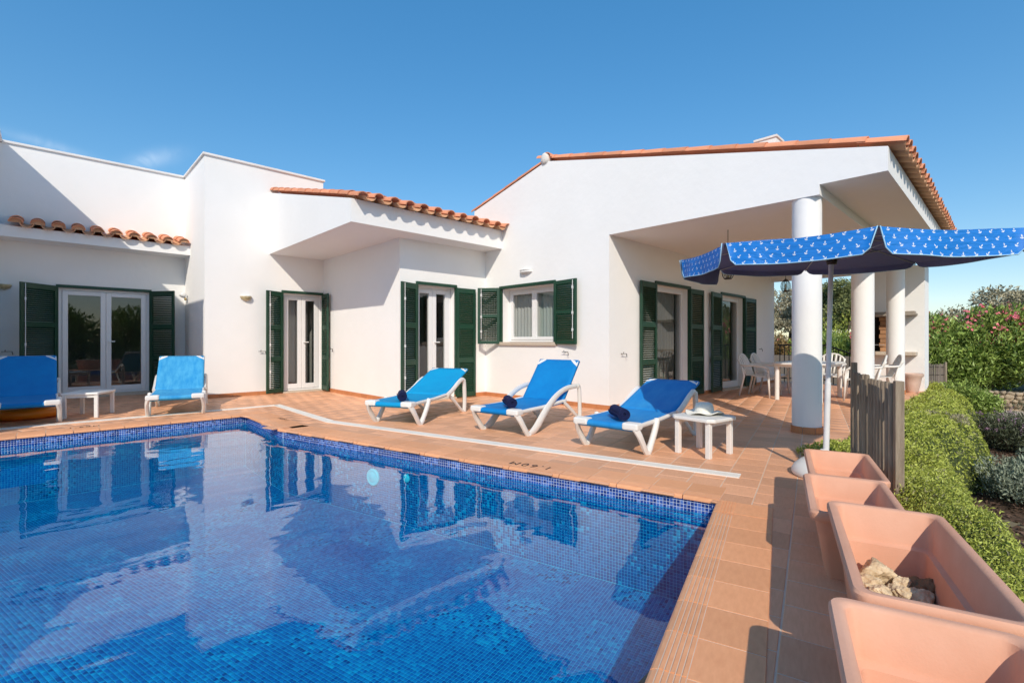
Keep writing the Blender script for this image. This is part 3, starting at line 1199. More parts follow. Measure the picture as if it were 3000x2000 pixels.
# chimney on the porch roof
ch = MB()
ch.box(9.0, 9.34, 2.82, 3.16, 3.7, 4.655)
cho = ch.build('chimney', 'stucco', house)
ch = MB()
ch.box(8.98, 9.36, 2.80, 3.18, 4.655, 4.69)
ch.build('chimney_cap', 'stucco_cap', cho)

# skirting tiles at the foot of the walls ---------------------------
def skirting(p0, p1, outward, name='skirting_tile', skip=()):
    p0, p1, ow = V(*p0), V(*p1), V(*outward)
    d = p1 - p0
    ln = np.linalg.norm(d)
    d /= ln
    k = 0
    while k * .25 < ln - .01:
        a, b = k * .25 + .002, min(k * .25 + .248, ln)
        k += 1
        if any(s0 < (a + b) / 2 < s1 for s0, s1 in skip):
            continue
        q = p0 + d * a
        m = MB()
        m.obox((q[0], q[1], -.004), (d[0] * (b - a), d[1] * (b - a), 0), (ow[0] * .011, ow[1] * .011, 0), (0, 0, .082 + random.uniform(-.001, .001)))
        m.build(name, 'skirting', house)
skirting((X1, Y1), (X2, Y1), (0, -1), skip=[(.12 - X1, 1.58 - X1)])
skirting((X2, Y3), (X2, Y1), (-1, 0))
skirting((X2 - .011, Y3), (X4, Y3), (0, -1), skip=[(3.71 - X2, 4.6 - X2)])
skirting((X4, Y5), (X4, Y3), (-1, 0))
skirting((X4 - .011, Y5), (X6, Y5), (0, -1), skip=[(4.98 - X4, 5.87 - X4)])
skirting((X6, Y7), (X6, Y5), (-1, 0))
skirting((X6 - .011, Y7), (14.6, Y7), (0, -1), skip=[(8.17 - X6, 9.5 - X6), (11.07 - X6, 12.42 - X6)])
skirting((X1, 8.55), (X1, Y1), (1, 0))

# porch columns ------------------------------------------------------
for cx in (6.84, 10.08, 13.41):
    m = MB()
    m.lathe([(.163, -.02), (.163, 2.902)], (cx, 1.79, 0), 40, cap=False)
    c_ = m.build('column', 'stucco', house, smooth=True)
    for k in range(8):
        m = MB()
        t0, t1 = 2 * PI * k / 8 + .012, 2 * PI * (k + 1) / 8 - .012
        P = []
        for rr, zz in ((.165, -.002), (.176, -.002), (.176, .085), (.165, .085)):
            P.append([(cx + rr * math.cos(t0 + (t1 - t0) * j / 5), 1.79 + rr * math.sin(t0 + (t1 - t0) * j / 5), zz) for j in range(6)])
        m.grid([p[::-1] for p in P])
        m.build('skirting_tile', 'skirting', c_)

# shutters -----------------------------------------------------------
SLATS_LEFT = [300]
def shutter(hx, hy, dx, dy, w, z0, z1, panels, singles, rod=False):
    """louvred leaf hinged at (hx,hy), running along (dx,dy); panels = list of (fraction, fraction) louvre fields"""
    d = V(dx, dy)
    d /= np.linalg.norm(d)
    nn = V(-d[1], d[0])
    t = .034
    sw = .055
    m = MB()
    def B(u0, u1, v0, v1, tt=t):
        q = V(hx, hy) + d * u0 - nn * tt / 2
        m.obox((q[0], q[1], v0), (d[0] * (u1 - u0), d[1] * (u1 - u0), 0), (nn[0] * tt, nn[1] * tt, 0), (0, 0, v1 - v0))
    B(0, sw, z0, z1)
    B(w - sw, w, z0, z1)
    H = z1 - z0
    edges = [z0] + [z0 + H * f for p in panels for f in p] + [z1]
    for k in range(0, len(edges), 2):
        B(sw, w - sw, edges[k], edges[k + 1], t - .006)
    leaf = m.build('shutter', 'shutter_green', house, bevel=.003)
    # louvres
    pitch = .0385
    lm = MB()
    lw = w - 2 * sw
    ca, sa = math.cos(math.radians(42)), math.sin(math.radians(42))
    sl = MB()
    sl.obox((0, -.021 * ca, -.021 * sa), (lw, 0, 0), (0, .042 * ca, .042 * sa), (0, -.007 * sa, .007 * ca))
    sme = None
    for p in panels:
        a, b = z0 + H * p[0], z0 + H * p[1]
        nsl = int((b - a) / pitch)
        for k in range(nsl):
            zz = a + (k + .5) * (b - a) / nsl
            q = V(hx, hy) + d * sw
            if singles and SLATS_LEFT[0] > 0:
                SLATS_LEFT[0] -= 1
                if sme is None:
                    so = sl.build('slat', 'shutter_green', leaf)
                    sme = so.data
                else:
                    so = link('slat', sme, leaf)
                so.location = (q[0], q[1], zz)
                so.rotation_euler = (random.uniform(-.03, .03), 0, math.atan2(d[1], d[0]))
            else:
                u = V(d[0], d[1], 0)
                w3 = V(nn[0], nn[1], 0) * ca + V(0, 0, 1) * sa
                w4 = -V(nn[0], nn[1], 0) * sa + V(0, 0, 1) * ca
                o3 = V(q[0], q[1], zz) - w3 * .021
                lm.obox(o3, u * lw, w3 * .042, w4 * .007)
    if lm.v:
        tag(lm.build('slat_field', 'shutter_green', leaf), kind='stuff')
    if rod:
        m = MB()
        sgn = -1 if (nn @ V(-.69, -.72)) < 0 else 1
        q = V(hx, hy) + d * (w - .075) + nn * sgn * (t / 2 + .006)
        m.tube([(q[0], q[1], z0 + .10), (q[0], q[1], z1 - .02)], .006, 6)
        m.build('bolt_rod', 'white_pvc', leaf)
        m = MB()
        for zz in (z0 + H * .46, z0 + H * .2, z0 + H * .85):
            m.obox((q[0] - .012, q[1] - .012, zz), (.024, 0, 0), (0, .024, 0), (0, 0, .05))
        m.build('bolt_handle', 'white_pvc', leaf)
    return leaf

P3F = [(.045, .315), (.36, .625), (.67, .955)]
P2F = [(.06, .475), (.53, .94)]
def ang(deg):
    return math.cos(math.radians(deg)), math.sin(math.radians(deg))
# opening by the left pair of loungers
c_, s_ = ang(45)
shutter(.105, Y1 - .02, -c_, -s_, .70, .05, 2.235, P3F, False, rod=True)
c_, s_ = ang(56)
shutter(1.595, Y1 - .02, c_, -s_, .62, .05, 2.235, P3F, False)
# recess door
c_, s_ = ang(28)
shutter(3.695, Y3 - .02, -c_, -s_, .44, .03, 2.225, P3F, True, rod=True)
c_, s_ = ang(84)
shutter(4.57, Y3 - .03, -c_, -s_, .44, .03, 2.225, P3F, False)
# middle door
c_, s_ = ang(20)
shutter(4.965, Y5 - .02, -c_, -s_, .46, .02, 2.215, P3F, True, rod=True)
shutter(5.885, Y5 - .024, 1, -.03, .47, .02, 2.215, P3F, True)
# kitchen window
c_, s_ = ang(40)
shutter(X6 - .03, 7.275, -s_, c_, .455, 1.09, 2.235, P2F, True, rod=True)
c_, s_ = ang(7)
shutter(X6 - .024, 5.80, -s_, -c_, .57, 1.09, 2.235, P2F, True, rod=True)
# porch doors
c_, s_ = ang(3)
shutter(8.155, Y7 - .024, -c_, -s_, .60, .03, 2.225, P3F, True, rod=False)
shutter(9.515, Y7 - .024, 1, -.02, .58, .03, 2.225, P3F, False)
c_, s_ = ang(5)
shutter(11.055, Y7 - .024, -c_, -s_, .66, .03, 2.225, P3F, False)
shutter(12.435, Y7 - .024, 1, -.02, .68, .03, 2.225, P3F, False)
# green lintel boards above the openings
def lintel(x0, x1, y0, y1):
    m = MB()
    m.box(x0, x1, y0, y1, ZL - .002, 2.268)
    m.build('lintel_board', 'shutter_green', house, bevel=.004)
lintel(.09, 1.61, Y1 - .035, Y1 + .05)
lintel(3.68, 4.60, Y3 - .035, Y3 + .05)
lintel(4.945, 5.89, Y5 - .035, Y5 + .05)
lintel(8.13, 9.53, Y7 - .035, Y7 + .05)
lintel(11.04, 12.45, Y7 - .035, Y7 + .05)
m = MB()
m.box(X6 - .035, X6 + .05, 5.78, 7.29, 2.205, 2.262)
m.build('lintel_board', 'shutter_green', house, bevel=.004)
# green jamb strips beside each opening
def jamb(x0, x1, y0, y1, z0, z1):
    m = MB()
    m.box(x0, x1, y0, y1, z0, z1)
    m.build('jamb_strip', 'shutter_green', house)
for (xa, xb, yy) in ((.12, 1.58, Y1), (3.71, 4.585, Y3), (4.98, 5.87, Y5), (8.17, 9.50, Y7), (11.07, 12.42, Y7)):
    jamb(xa - .03, xa + .006, yy - .03, yy + .03, .02, ZL - .004)
    jamb(xb - .006, xb + .03 if xb < 4.58 or xb > 4.6 else xb + .015, yy - .03, yy + .03, .02, ZL - .004)
for yy in (5.81, 7.25):
    s = 1 if yy > 6 else -1
    jamb(X6 - .03, X6 + .03, min(yy - s * .006, yy + s * .025), max(yy - s * .006, yy + s * .025), 1.095, 2.203)

# glazed doors and window ---------------------------------------------
def glazing(axis, fixed, a0, a1, z0, z1, sashes, depth, name='door', stile=.085, bottom=.11, handle=True):
    """white frame in an opening; axis 'x': runs along x at y=fixed, axis 'y': runs along y at x=fixed"""
    def bx(m, u0, u1, w0, w1, v0, v1):
        if axis == 'x':
            m.box(u0, u1, fixed + w0, fixed + w1, v0, v1)
        else:
            m.box(fixed + w0, fixed + w1, u0, u1, v0, v1)
    fm = MB()
    f = .05
    bx(fm, a0, a0 + f, 0, .07, z0, z1)
    bx(fm, a1 - f, a1, 0, .07, z0, z1)
    bx(fm, a0 + f, a1 - f, 0, .07, z1 - f, z1)
    bx(fm, a0 + f, a1 - f, 0, .07, z0, z0 + f * .8)
    fr = fm.build(name, 'white_pvc', house, bevel=.004)
    ia, ib = a0 + f + .003, a1 - f - .003
    w = (ib - ia) / sashes
    for k in range(sashes):
        s0, s1 = ia + w * k + .002, ia + w * (k + 1) - .002
        m = MB()
        zb, zt = z0 + f * .8 + .003, z1 - f - .003
        bx(m, s0, s0 + stile, -.012, .05, zb, zt)
        bx(m, s1 - stile, s1, -.012, .05, zb, zt)
        bx(m, s0 + stile, s1 - stile, -.012, .05, zt - stile, zt)
        bx(m, s0 + stile, s1 - stile, -.012, .05, zb, zb + bottom)
        m.build('sash', 'white_pvc', fr, bevel=.006)
        m = MB()
        g0_, g1_, h0_, h1_ = s0 + stile - .01, s1 - stile + .01, zb + bottom - .01, zt - stile + .01
        if axis == 'x':
            m.add([(g0_, fixed + .02, h0_), (g1_, fixed + .02, h0_), (g1_, fixed + .02, h1_), (g0_, fixed + .02, h1_)], [(0, 1, 2, 3)])
        else:
            m.add([(fixed + .02, g0_, h0_), (fixed + .02, g1_, h0_), (fixed + .02, g1_, h1_), (fixed + .02, g0_, h1_)], [(3, 2, 1, 0)])
        m.build('glass_pane', 'pane_glass', fr)
        if handle and k == sashes - 1:
            m = MB()
            bx(m, s0 + stile * .35, s0 + stile * .6, -.05, -.012, (z0 + z1) / 2 - .01, (z0 + z1) / 2 + .015)
            bx(m, s0 + stile * .35, s0 + stile * .35 + .11, -.06, -.046, (z0 + z1) / 2 - .008, (z0 + z1) / 2 + .012)
            m.build('handle', 'white_pvc', fr)
    return fr

glazing('x', Y1 + .06, .125, 1.575, .065, ZL - .002, 2, .2)
glazing('x', Y3 + .10, 3.715, 4.58, .035, ZL - .002, 2, .2)
glazing('x', Y5 + .16, 4.985, 5.865, .035, ZL - .002, 2, .2)
glazing('y', X6 + .22, 5.815, 7.245, 1.13, 2.203, 2, .2, name='window', stile=.06, bottom=.06, handle=False)
glazing('x', Y7 + .13, 8.175, 9.495, .035, ZL - .002, 1, .2, stile=.055)
glazing('x', Y7 + .13, 11.075, 12.415, .035, ZL - .002, 1, .2, stile=.055)
# door sills
for (xa, xb, yy) in ((.12, 1.58, Y1), (3.71, 4.585, Y3), (4.98, 5.87, Y5), (8.17, 9.50, Y7), (11.07, 12.42, Y7)):
    m = MB()
    m.box(xa - .005, xb + .005, yy - .05, yy + .2, -.002, .032 if yy < 13 else .062)
    m.build('door_sill', 'sill_stone', house, bevel=.004)
m = MB()
m.box(X6 - .045, X6 + .22, 5.76, 7.29, 1.065, 1.128)
m.build('window_sill', 'sill_stone', house, bevel=.006)

def curtain(axis, fixed, a0, a1, z0, z1, material, name='curtain', amp=.025, waves=9):
    m = MB()
    P = []
    nn_ = 60
    for z in (z0, z1):
        row = []
        for k in range(nn_ + 1):
            u = a0 + (a1 - a0) * k / nn_
            w = fixed + amp * math.sin(waves * 2 * PI * k / nn_) + amp * .4 * math.sin(23 * k / nn_)
            row.append((u, w, z) if axis == 'x' else (w, u, z))
        P.append(row)
    m.grid(P)
    m.build(name, material, house, smooth=True)
curtain('y', X6 + .335, 6.46, 7.30, 1.0, 2.2, 'curtain_white', amp=.012)
curtain('y', X6 + .36, 5.7, 6.52, 1.0, 2.2, 'curtain_pale', amp=.015)
curtain('x', Y7 + .32, 8.12, 9.45, .1, 2.2, 'curtain_green', waves=11)
curtain('x', Y7 + .32, 11.0, 12.3, .1, 2.2, 'curtain_green', waves=11)
curtain('x', Y3 + .32, 3.70, 4.08, .1, 2.2, 'curtain', waves=3)

# rooms behind the glass
def room(x0, x1, y0, y1, open_side):
    m = MB()
    z0, z1 = .0, 2.75
    faces = {'-y': [(x0, y0), (x1, y0)], '+y': [(x1, y1), (x0, y1)], '-x': [(x0, y1), (x0, y0)], '+x': [(x1, y0), (x1, y1)]}
    for k, (p, q) in faces.items():
        if k in open_side:
            continue
        m.add([(*p, z0), (*q, z0), (*q, z1), (*p, z1)], [(0, 1, 2, 3)])
    m.add([(x0, y0, z1), (x1, y0, z1), (x1, y1, z1), (x0, y1, z1)], [(0, 1, 2, 3)])
    r = m.build('room', 'room_wall', house)
    m = MB()
    m.add([(x0, y0, .02), (x1, y0, .02), (x1, y1, .02), (x0, y1, .02)], [(0, 1, 2, 3)])
    m.build('room_floor', 'room_floor', r)
room(X1 + .05, 2.52, Y1 + .31, 17.0, ('-y',))
room(2.54, 4.60, Y3 + .31, 15.0, ('-y',))
room(X4 + .32, X6 + .28, Y5 + .31, 11.0, ('-y',))
room(X6 + .32, 14.5, Y7 + .31, 8.05, ('-y', '-x'))

# hook holdbacks on the walls
def hook(p, outw, along2):
    m = MB()
    p, ow, al = V(*p), V(*outw, 0), V(*along2, 0)
    m.tube([p, p + ow * .05, p + ow * .055 + V(0, 0, .03)], .006, 6)
    m.tube([p + ow * .05 - al * .05, p + ow * .05 + al * .09], .0045, 6)
    m.tube([p + ow * .05 + al * .09, p + ow * .05 + al * .10 + V(0, 0, -.06)], .006, 6)
    m.build('shutter_holdback', 'iron_dark', house)
hook((3.25, Y3, .93), (0, -1), (1, 0))
hook((X4, 10.62, .97), (-1, 0), (0, -1))
hook((7.02, Y7, .93), (0, -1), (1, 0))
hook((13.45, Y7, .94), (0, -1), (1, 0))
hook((X6, 5.55, .95), (-1, 0), (0, -1))
hook((-.60, Y1, .95), (0, -1), (1, 0))

# barbecue wall at the far end of the porch ---------------------------
bq = MB()
bx0, bx1 = 14.45, 15.2
bq.box(bx0, bx1, 1.40, 2.10, -.62, 2.90)
bq.box(bx0, bx1, 2.10, 2.70, -.62, .82)
bq.box(bx0, bx1, 2.10, 2.70, 1.84, 2.90)
bq.box(bx0 + .45, bx1, 2.10, 2.70, .82, 1.84)
bqo = bq.build('barbecue_wall', 'stucco', house)
m = MB()
m.box(bx0 + .40, bx0 + .449, 2.16, 2.66, .90, 1.74)
m.build('firebox_back', 'soot', bqo)
m = MB()
m.box(bx0 - .02, bx0 + .4, 2.62, 2.70, .90, 1.74)
m.build('firebox_side', 'soot', bqo)
for r in range(8):
    m = MB()
    m.box(bx0 - .012, bx0 + .39, 2.10, 2.22 + (.02 if r % 2 else 0), .905 + r * .104, 1.0 + r * .104)
    m.build('brick', 'brick', bqo, bevel=.004)
m = MB()
m.box(bx0 - .28, bx0 + .02, 1.52, 2.75, 1.74, 1.79)
m.box(bx0 - .22, bx0 + .02, 1.55, 2.72, 1.79, 1.84)
m.build('mantel', 'mantel', bqo, bevel=.008)
m = MB()
m.box(bx0 - .30, bx0 + .40, 1.52, 2.75, .82, .90)
m.build('counter', 'sill_stone', bqo, bevel=.008)
m = MB()
m.box(bx0 - .22, bx0, 2.58, 2.70, 0, .82)
m.build('counter_leg', 'stucco', bqo)
m = MB()
m.tube([(bx0 - .05, 2.12, 1.06), (bx0 - .05, 2.66, 1.06)], .008, 6)
m.build('grill_bar', 'steel', bqo)

# black railing behind the dining table
rl = thing('railing', 'black iron railing between house end and barbecue wall', 'railing')
m = MB()
m.box(14.98, 15.02, 3.45, 4.65, 1.02, 1.06)
m.obox((14.98, 3.45, 1.02), (.04, 0, 0), (0, -.75, -.30), (0, 0, .04))
m.box(14.98, 15.02, 3.45, 4.65, .10, .13)
m.build('handrail', 'iron_black', rl)
for k in range(16):
    y = 4.60 - k * .118
    zt = 1.03 if y > 3.45 else 1.03 - (3.45 - y) * .4
    m = MB()
    m.tube([(15.0, y, 0), (15.0, y, zt)], .012, 6)
    m.build('baluster', 'iron_black', rl)

# wall lamps ------------------------------------------------------------
def sconce(x, y, z, label):
    t = thing('wall_lamp', label, 'lamp', (x, y, z), 0, 'wall lamps on the left wing')
    m = MB()
    P = []
    for i in range(7):
        r = .105 * math.cos(PI / 2 * i / 6) ** .6 if i < 6 else .012
        zz = .035 - .10 * (i / 6)
        P.append([(r * math.cos(PI + PI * k / 14), r * .9 * math.sin(PI + PI * k / 14), zz) for k in range(15)])
    m.grid(P)
    m.build('bowl', 'lamp_glass', t, smooth=True, solid=.006)
    m = MB()
    for k in range(3):
        zz = .02 - k * .024
        r = .108 - k * .010
        m.tube([(r * math.cos(PI + PI * j / 12), r * .9 * math.sin(PI + PI * j / 12), zz) for j in range(13)], .0045, 5)
    m.build('rib', 'brass', t)
    m = MB()
    P = [[(.10 * math.cos(PI + PI * k / 14) * s, .09 * math.sin(PI + PI * k / 14) * s, zz) for k in range(15)] for s, zz in ((1.0, .038), (.9, .05), (.3, .055))]
    m.grid(P)
    m.build('top_shade', 'lamp_white', t, smooth=True, solid=.004)
    m = MB()
    m.box(-.06, .06, -.012, .0, -.06, .06)
    m.build('back_plate', 'lamp_white', t)
    return t
sconce(2.97, Y3, 2.05, 'small half-bowl wall lamp left of the narrow recessed door')
sconce(-.62, Y1, 2.17, 'small half-bowl wall lamp at the shaded wall by the left edge')
t = thing('wall_lamp', 'white oval bulkhead lamp above the shuttered window', 'lamp', (X6, 6.54, 2.50), 0)
m = MB()
m.lathe([(.001, -.055), (.10, -.05), (.155, -.02), (.158, .0), (.155, .02), (.10, .05), (.001, .055)], seg=28)
o = m.build('housing', 'lamp_white', t, smooth=True)
o.scale = (.5, 1, 1)
for zz in (-.022, .022):
    m = MB()
    m.tube([(-.085 * math.sin(PI * k / 14), -.158 * math.cos(PI * k / 14), zz) for k in range(15)], .006, 6)
    m.build('guard_bar', 'white_plastic', t)
t = thing('security_light', 'small round white security light high on the wall corner', 'lamp', (X2, 12.75, 2.15), 0)
m = MB()
m.lathe([(.001, -.06), (.04, -.055), (.062, -.02), (.065, .03), (.05, .055), (.001, .06)], seg=18)
o = m.build('lamp_head', 'lamp_white', t, smooth=True)
o.location = (-.09, 0, .02)
o.rotation_euler = (0, -.9, 0)
m = MB()
m.tube([(0, 0, -.05), (-.05, 0, -.05), (-.07, 0, 0)], .012, 6)
m.build('bracket', 'lamp_white', t)
m = MB()
m.lathe([(.001, -.03), (.022, -.02), (.022, .03), (.001, .035)], (-.05, 0, -.07), 12)
m.build('sensor', 'brass', t, smooth=True)

# lanterns hanging in the porch
def lantern(x, y, label):
    t = thing('hanging_lantern', label, 'lantern', (x, y, 2.12), 0, 'lanterns hanging in the porch')
    m = MB()
    m.lathe([(.055, 0), (.062, .012), (.05, .018)], seg=16)
    m.build('base', 'iron_dark', t, smooth=True)
    m = MB()
    m.lathe([(.056, .015), (.078, .06), (.086, .11), (.078, .165), (.052, .205)], seg=20, cap=False)
    m.build('glass_body', 'pane_glass', t, smooth=True)
    m = MB()
    m.lathe([(.056, .203), (.045, .22), (.02, .245), (.008, .26)], seg=16)
    m.build('cap', 'iron_dark', t, smooth=True)
    for k in range(6):
        a = 2 * PI * k / 6
        m = MB()
        m.tube([(r * math.cos(a), r * math.sin(a), z) for r, z in ((.058, .012), (.080, .06), (.088, .11), (.080, .165), (.054, .207))], .005, 5)
        m.build('rib', 'iron_dark', t)
    m = MB()
    m.lathe([(.012, .02), (.012, .09), (.018, .11), (.012, .15), (.002, .16)], seg=10)
    m.build('bulb', 'brass', t, smooth=True)
    m = MB()
    m.tube([(0, 0, .255), (0, 0, .779)], .005, 6)
    m.build('rod', 'iron_dark', t)
lantern(10.48, 3.11, 'dark iron lantern hanging between two columns against the sky')
lantern(7.73, 3.12, 'dark iron lantern hanging just below the umbrella edge')

# ------------------------------------------------------------------ sun loungers
def lounger(label, mid, heading, back_deg, sweep=False, fabric='sling_blue', hinge=.98, back_len=.84):
    h = math.radians(heading)
    hx, hy = math.cos(h), math.sin(h)
    t = thing('sun_lounger', label, 'sun lounger', (mid[0] - .24 * hx, mid[1] - .24 * hy, 0), h, 'blue sling sun loungers by the pool')
    W = .335
    ca, sa = math.cos(math.radians(back_deg)), math.sin(math.radians(back_deg))
    hz, hxx = .335, hinge
    BL = back_len
    for s in (-1, 1):
        y = s * W
        f = MB()
        f.tube(spline([(.02, y, .295), (.30, y, .300), (.62, y, .305), (.95, y, .325), (1.15, y, .335)], 16), .024, 8, flat=.75)
        f.build('side_rail', 'white_plastic', t, smooth=True, auto=50)
        yo = s * (W + .022)
        f = MB()
        f.tube(spline([(.015, y, .285), (.08, yo, .19), (.20, yo, .035), (.25, yo, .0)], 10), [.036] * 9 + [.04, .042], 8, flat=.75)
        f.build('leg', 'white_plastic', t, smooth=True, auto=50)
        f = MB()
        if not sweep:
            f.tube(spline([(.245, yo, .012), (.30, yo, .06), (.42, yo, .22), (.475, yo, .325)], 10), [.04] * 4 + [.037] * 7, 8, flat=.85)
        else:
            f.tube(spline([(.25, yo, .018), (.40, yo, .075), (.62, yo, .26), (.86, yo, .415), (1.12, yo, .50), (1.42, yo, .515)], 20),
                   [.022, .032, .042, .05, .054, .056, .056, .054, .052, .05, .047, .045, .042, .04, .038, .037, .036, .035, .034, .033, .032], 8, flat=.5)
        f.build('leg', 'white_plastic', t, smooth=True, auto=50)
        f = MB()
        if not sweep:
            f.tube(spline([(1.02, yo, .325), (1.18, yo, .385), (1.36, yo, .475), (1.50, yo, .525), (1.575, yo, .50)], 16), .037, 8, flat=.75)
            f.tube(spline([(1.565, yo, .515), (1.585, yo, .42), (1.60, yo, .2), (1.585, yo, .0)], 12), .039, 8, flat=.8)
        else:
            f.tube(spline([(1.42, yo, .515), (1.47, yo, .50), (1.49, yo, .35), (1.50, yo, .0)], 12), .033, 8, flat=.8)
        f.build('arm', 'white_plastic', t, smooth=True, auto=50)
        f = MB()
        f.tube(spline([(1.08, y, .325), (1.25, yo, .20), (1.48, yo, .04), (1.565, yo, .0)], 10), .026, 8, flat=.8)
        f.build('leg', 'white_plastic', t, smooth=True, auto=50)
        # corner caps at the foot end
        f = MB()
        f.box(-.012, .115, min(y - s * .135, y + s * .036), max(y - s * .135, y + s * .036), .262, .333)
        f.build('corner_cap', 'white_plastic', t, bevel=.018)
        # back frame side with cap at the top
        f = MB()
        yb = s * (W - .012)
        f.tube([(hxx + .01, yb, hz), (hxx + BL * ca, yb, hz + BL * sa)], .019, 8, flat=.8)
        f.build('back_rail', 'white_plastic', t, smooth=True, auto=50)
        f = MB()
        tx, tz = hxx + BL * ca, hz + BL * sa
        ux, uz = ca, sa
        nx_, nz_ = -sa, ca
        def bp(u, yy, w):
            return (tx + ux * u + nx_ * w, yy, tz + uz * u + nz_ * w)
        ring = [(-.10, yb + s * .014), (-.02, yb + s * .012), (.018, yb - s * .025), (.018, yb - s * .115), (.0, yb - s * .115), (-.085, yb - s * .012)]
        if s < 0:
            ring = ring[::-1]
        m2 = [bp(u, yy, -.016) for u, yy in ring] + [bp(u, yy, .024) for u, yy in ring]
        n6 = len(ring)
        f.add(m2, [tuple(range(n6)), tuple(range(n6, 2 * n6))[::-1]] + [(i, n6 + i, n6 + (i + 1) % n6, (i + 1) % n6) for i in range(n6)])
        f.build('corner_cap', 'white_plastic', t, bevel=.006)
        # prop stay behind the backrest
        f = MB()
        f.tube([(hxx + .45 * BL * ca, yb, hz + .45 * BL * sa), (1.36, yo, .47 if not sweep else .50)], .009, 6)
        f.build('prop_stay', 'steel', t, smooth=True)
    f = MB()
    f.tube([(.03, -W, .285), (.03, W, .285)], .02, 8)
    f.build('cross_bar', 'white_plastic', t, smooth=True)
    f = MB()
    f.tube([(1.08, -W, .32), (1.08, W, .32)], .018, 8)
    f.build('cross_bar', 'white_plastic', t, smooth=True)
    f = MB()
    f.tube([(hxx + BL * ca, -W, hz + BL * sa), (hxx + BL * ca, W, hz + BL * sa)], .017, 8)
    f.build('cross_bar', 'white_plastic', t, smooth=True)
    # slings: seat wraps over the foot bar and the side rails, both sag a little
    def sling(name, prof, yw, sag, mat_, cut0=0.0, cut1=0.0):
        P = []
        n_ = len(prof)
        ys = [-1, -.985, -.95, -.8, -.5, -.2, 0, .2, .5, .8, .95, .985, 1]
        for i, (x, z, nxx, nzz) in enumerate(prof):
            row = []
            q = i / (n_ - 1)
            wf = yw
            for yy in ys:
                edge = -.034 if abs(yy) == 1 else (-.012 if abs(yy) > .98 else 0.0)
                k = sag * (1 - abs(yy) ** 2) * math.sin(PI * min(max(q, .02), .98))
                row.append((x - nxx * k + nxx * edge, yy * wf, z - nzz * k + nzz * edge))
            P.append(row)
        m = MB()
        m.grid(P)
        return m.build(name, mat_, t, smooth=True, solid=.006)
    prof = [(.055, .245, -1, 0), (.008, .262, -1, .1), (-.004, .29, -.8, .6), (.012, .318, -.3, .95), (.06, .326, 0, 1)]
    for k in range(1, 15):
        x = .06 + (hxx - .06) * k / 14
        z = .326 - .012 * math.sin(PI * k / 14) + .014 * k / 14
        prof.append((x, z, 0, 1))
    sling('seat_sling', prof, W + .012, .022, fabric)
    prof = []
    for k in range(15):
        u = -.05 + (BL + .062) * k / 14
        prof.append((hxx + u * ca - sa * .022, hz + u * sa + ca * .022, -sa, ca))
    sling('back_sling', prof, W + .004, .03, fabric)
    return t

L1 = lounger('blue lounger with rolled towel standing nearest the recess, back low', (3.497, 5.93), 25.5, 23, fabric='sling_cyan')
L2 = lounger('blue lounger with rolled towel and steeply raised back in front of window', (4.121, 4.41), 9.0, 50, sweep=True, hinge=1.09, back_len=.67)
L3 = lounger('blue lounger with rolled towel beside the white side table, umbrella shade on its back', (4.313, 2.91), 5.6, 19.5, fabric='sling_worn')
L4 = lounger('blue lounger cut by the left edge with an orange float underneath', (-.257, 9.356), 90, 41)
L5 = lounger('faded blue lounger in front of the left glass door, nearest the wall corner', (1.428, 9.04), 77.5, 38, fabric='sling_faded')

# rolled towels
def towel(label, parent_l, lx, ly, rot_deg, z=.338):
    h = parent_l.rotation_euler[2]
    x = parent_l.location[0] + lx * math.cos(h) - ly * math.sin(h)
    y = parent_l.location[1] + lx * math.sin(h) + ly * math.cos(h)
    t = thing('rolled_towel', label, 'towel', (x, y, z), h + math.radians(rot_deg), 'rolled navy towels')
    turns = 3.2
    n_ = 70
    R0, R1 = .016, .066
    prof = []
    for k in range(n_ + 1):
        a = 2 * PI * turns * k / n_
        r = R0 + (R1 - R0) * k / n_
        prof.append((r * math.cos(a - 1.2), r * math.sin(a - 1.2)))
    L_ = .38
    m = MB()
    xs = [-L_ / 2, -L_ / 2 + .008, -L_ / 6, L_ / 6, L_ / 2 - .008, L_ / 2]
    m.grid([[(xx, p[0] * (.985 if abs(xx) == L_ / 2 else 1) + .003 * math.sin(9 * xx), .065 + p[1] * .93) for p in prof] for xx in xs])
    m.build('towel_roll', 'towel_navy', t, smooth=True, solid=.011)
    m = MB()
    m.lathe([(.048, -L_ / 2 + .02), (.048, L_ / 2 - .02)], seg=16)
    o = m.build('inner_fold', 'towel_navy', t, smooth=True)
    o.rotation_euler = (0, PI / 2, 0)
    o.location = (0, 0, .065)
    return t
towel('rolled navy towel on the lounger nearest the recess', L1, .31, -.02, 34, .322)
towel('rolled navy towel on the lounger with the steep back', L2, .29, -.03, 46, .322)
towel('rolled navy towel on the lounger beside the side table', L3, .30, -.01, 43, .322)

# inflatable under the left lounger
t = thing('inflatable_float', 'round orange inflatable float lying under the left lounger', 'float', (-.28, 10.28, 0))
m = MB()
m.lathe([(.30, .04), (.34, .012), (.40, .004), (.46, .03), (.485, .085), (.46, .14), (.40, .166), (.34, .158), (.30, .13), (.285, .085), (.30, .04)], seg=48, cap=False)
m.build('ring', 'float_orange', t, smooth=True)
m = MB()
m.lathe([(.001, .05), (.29, .05)], seg=40)
m.build('float_floor', 'float_orange', t)

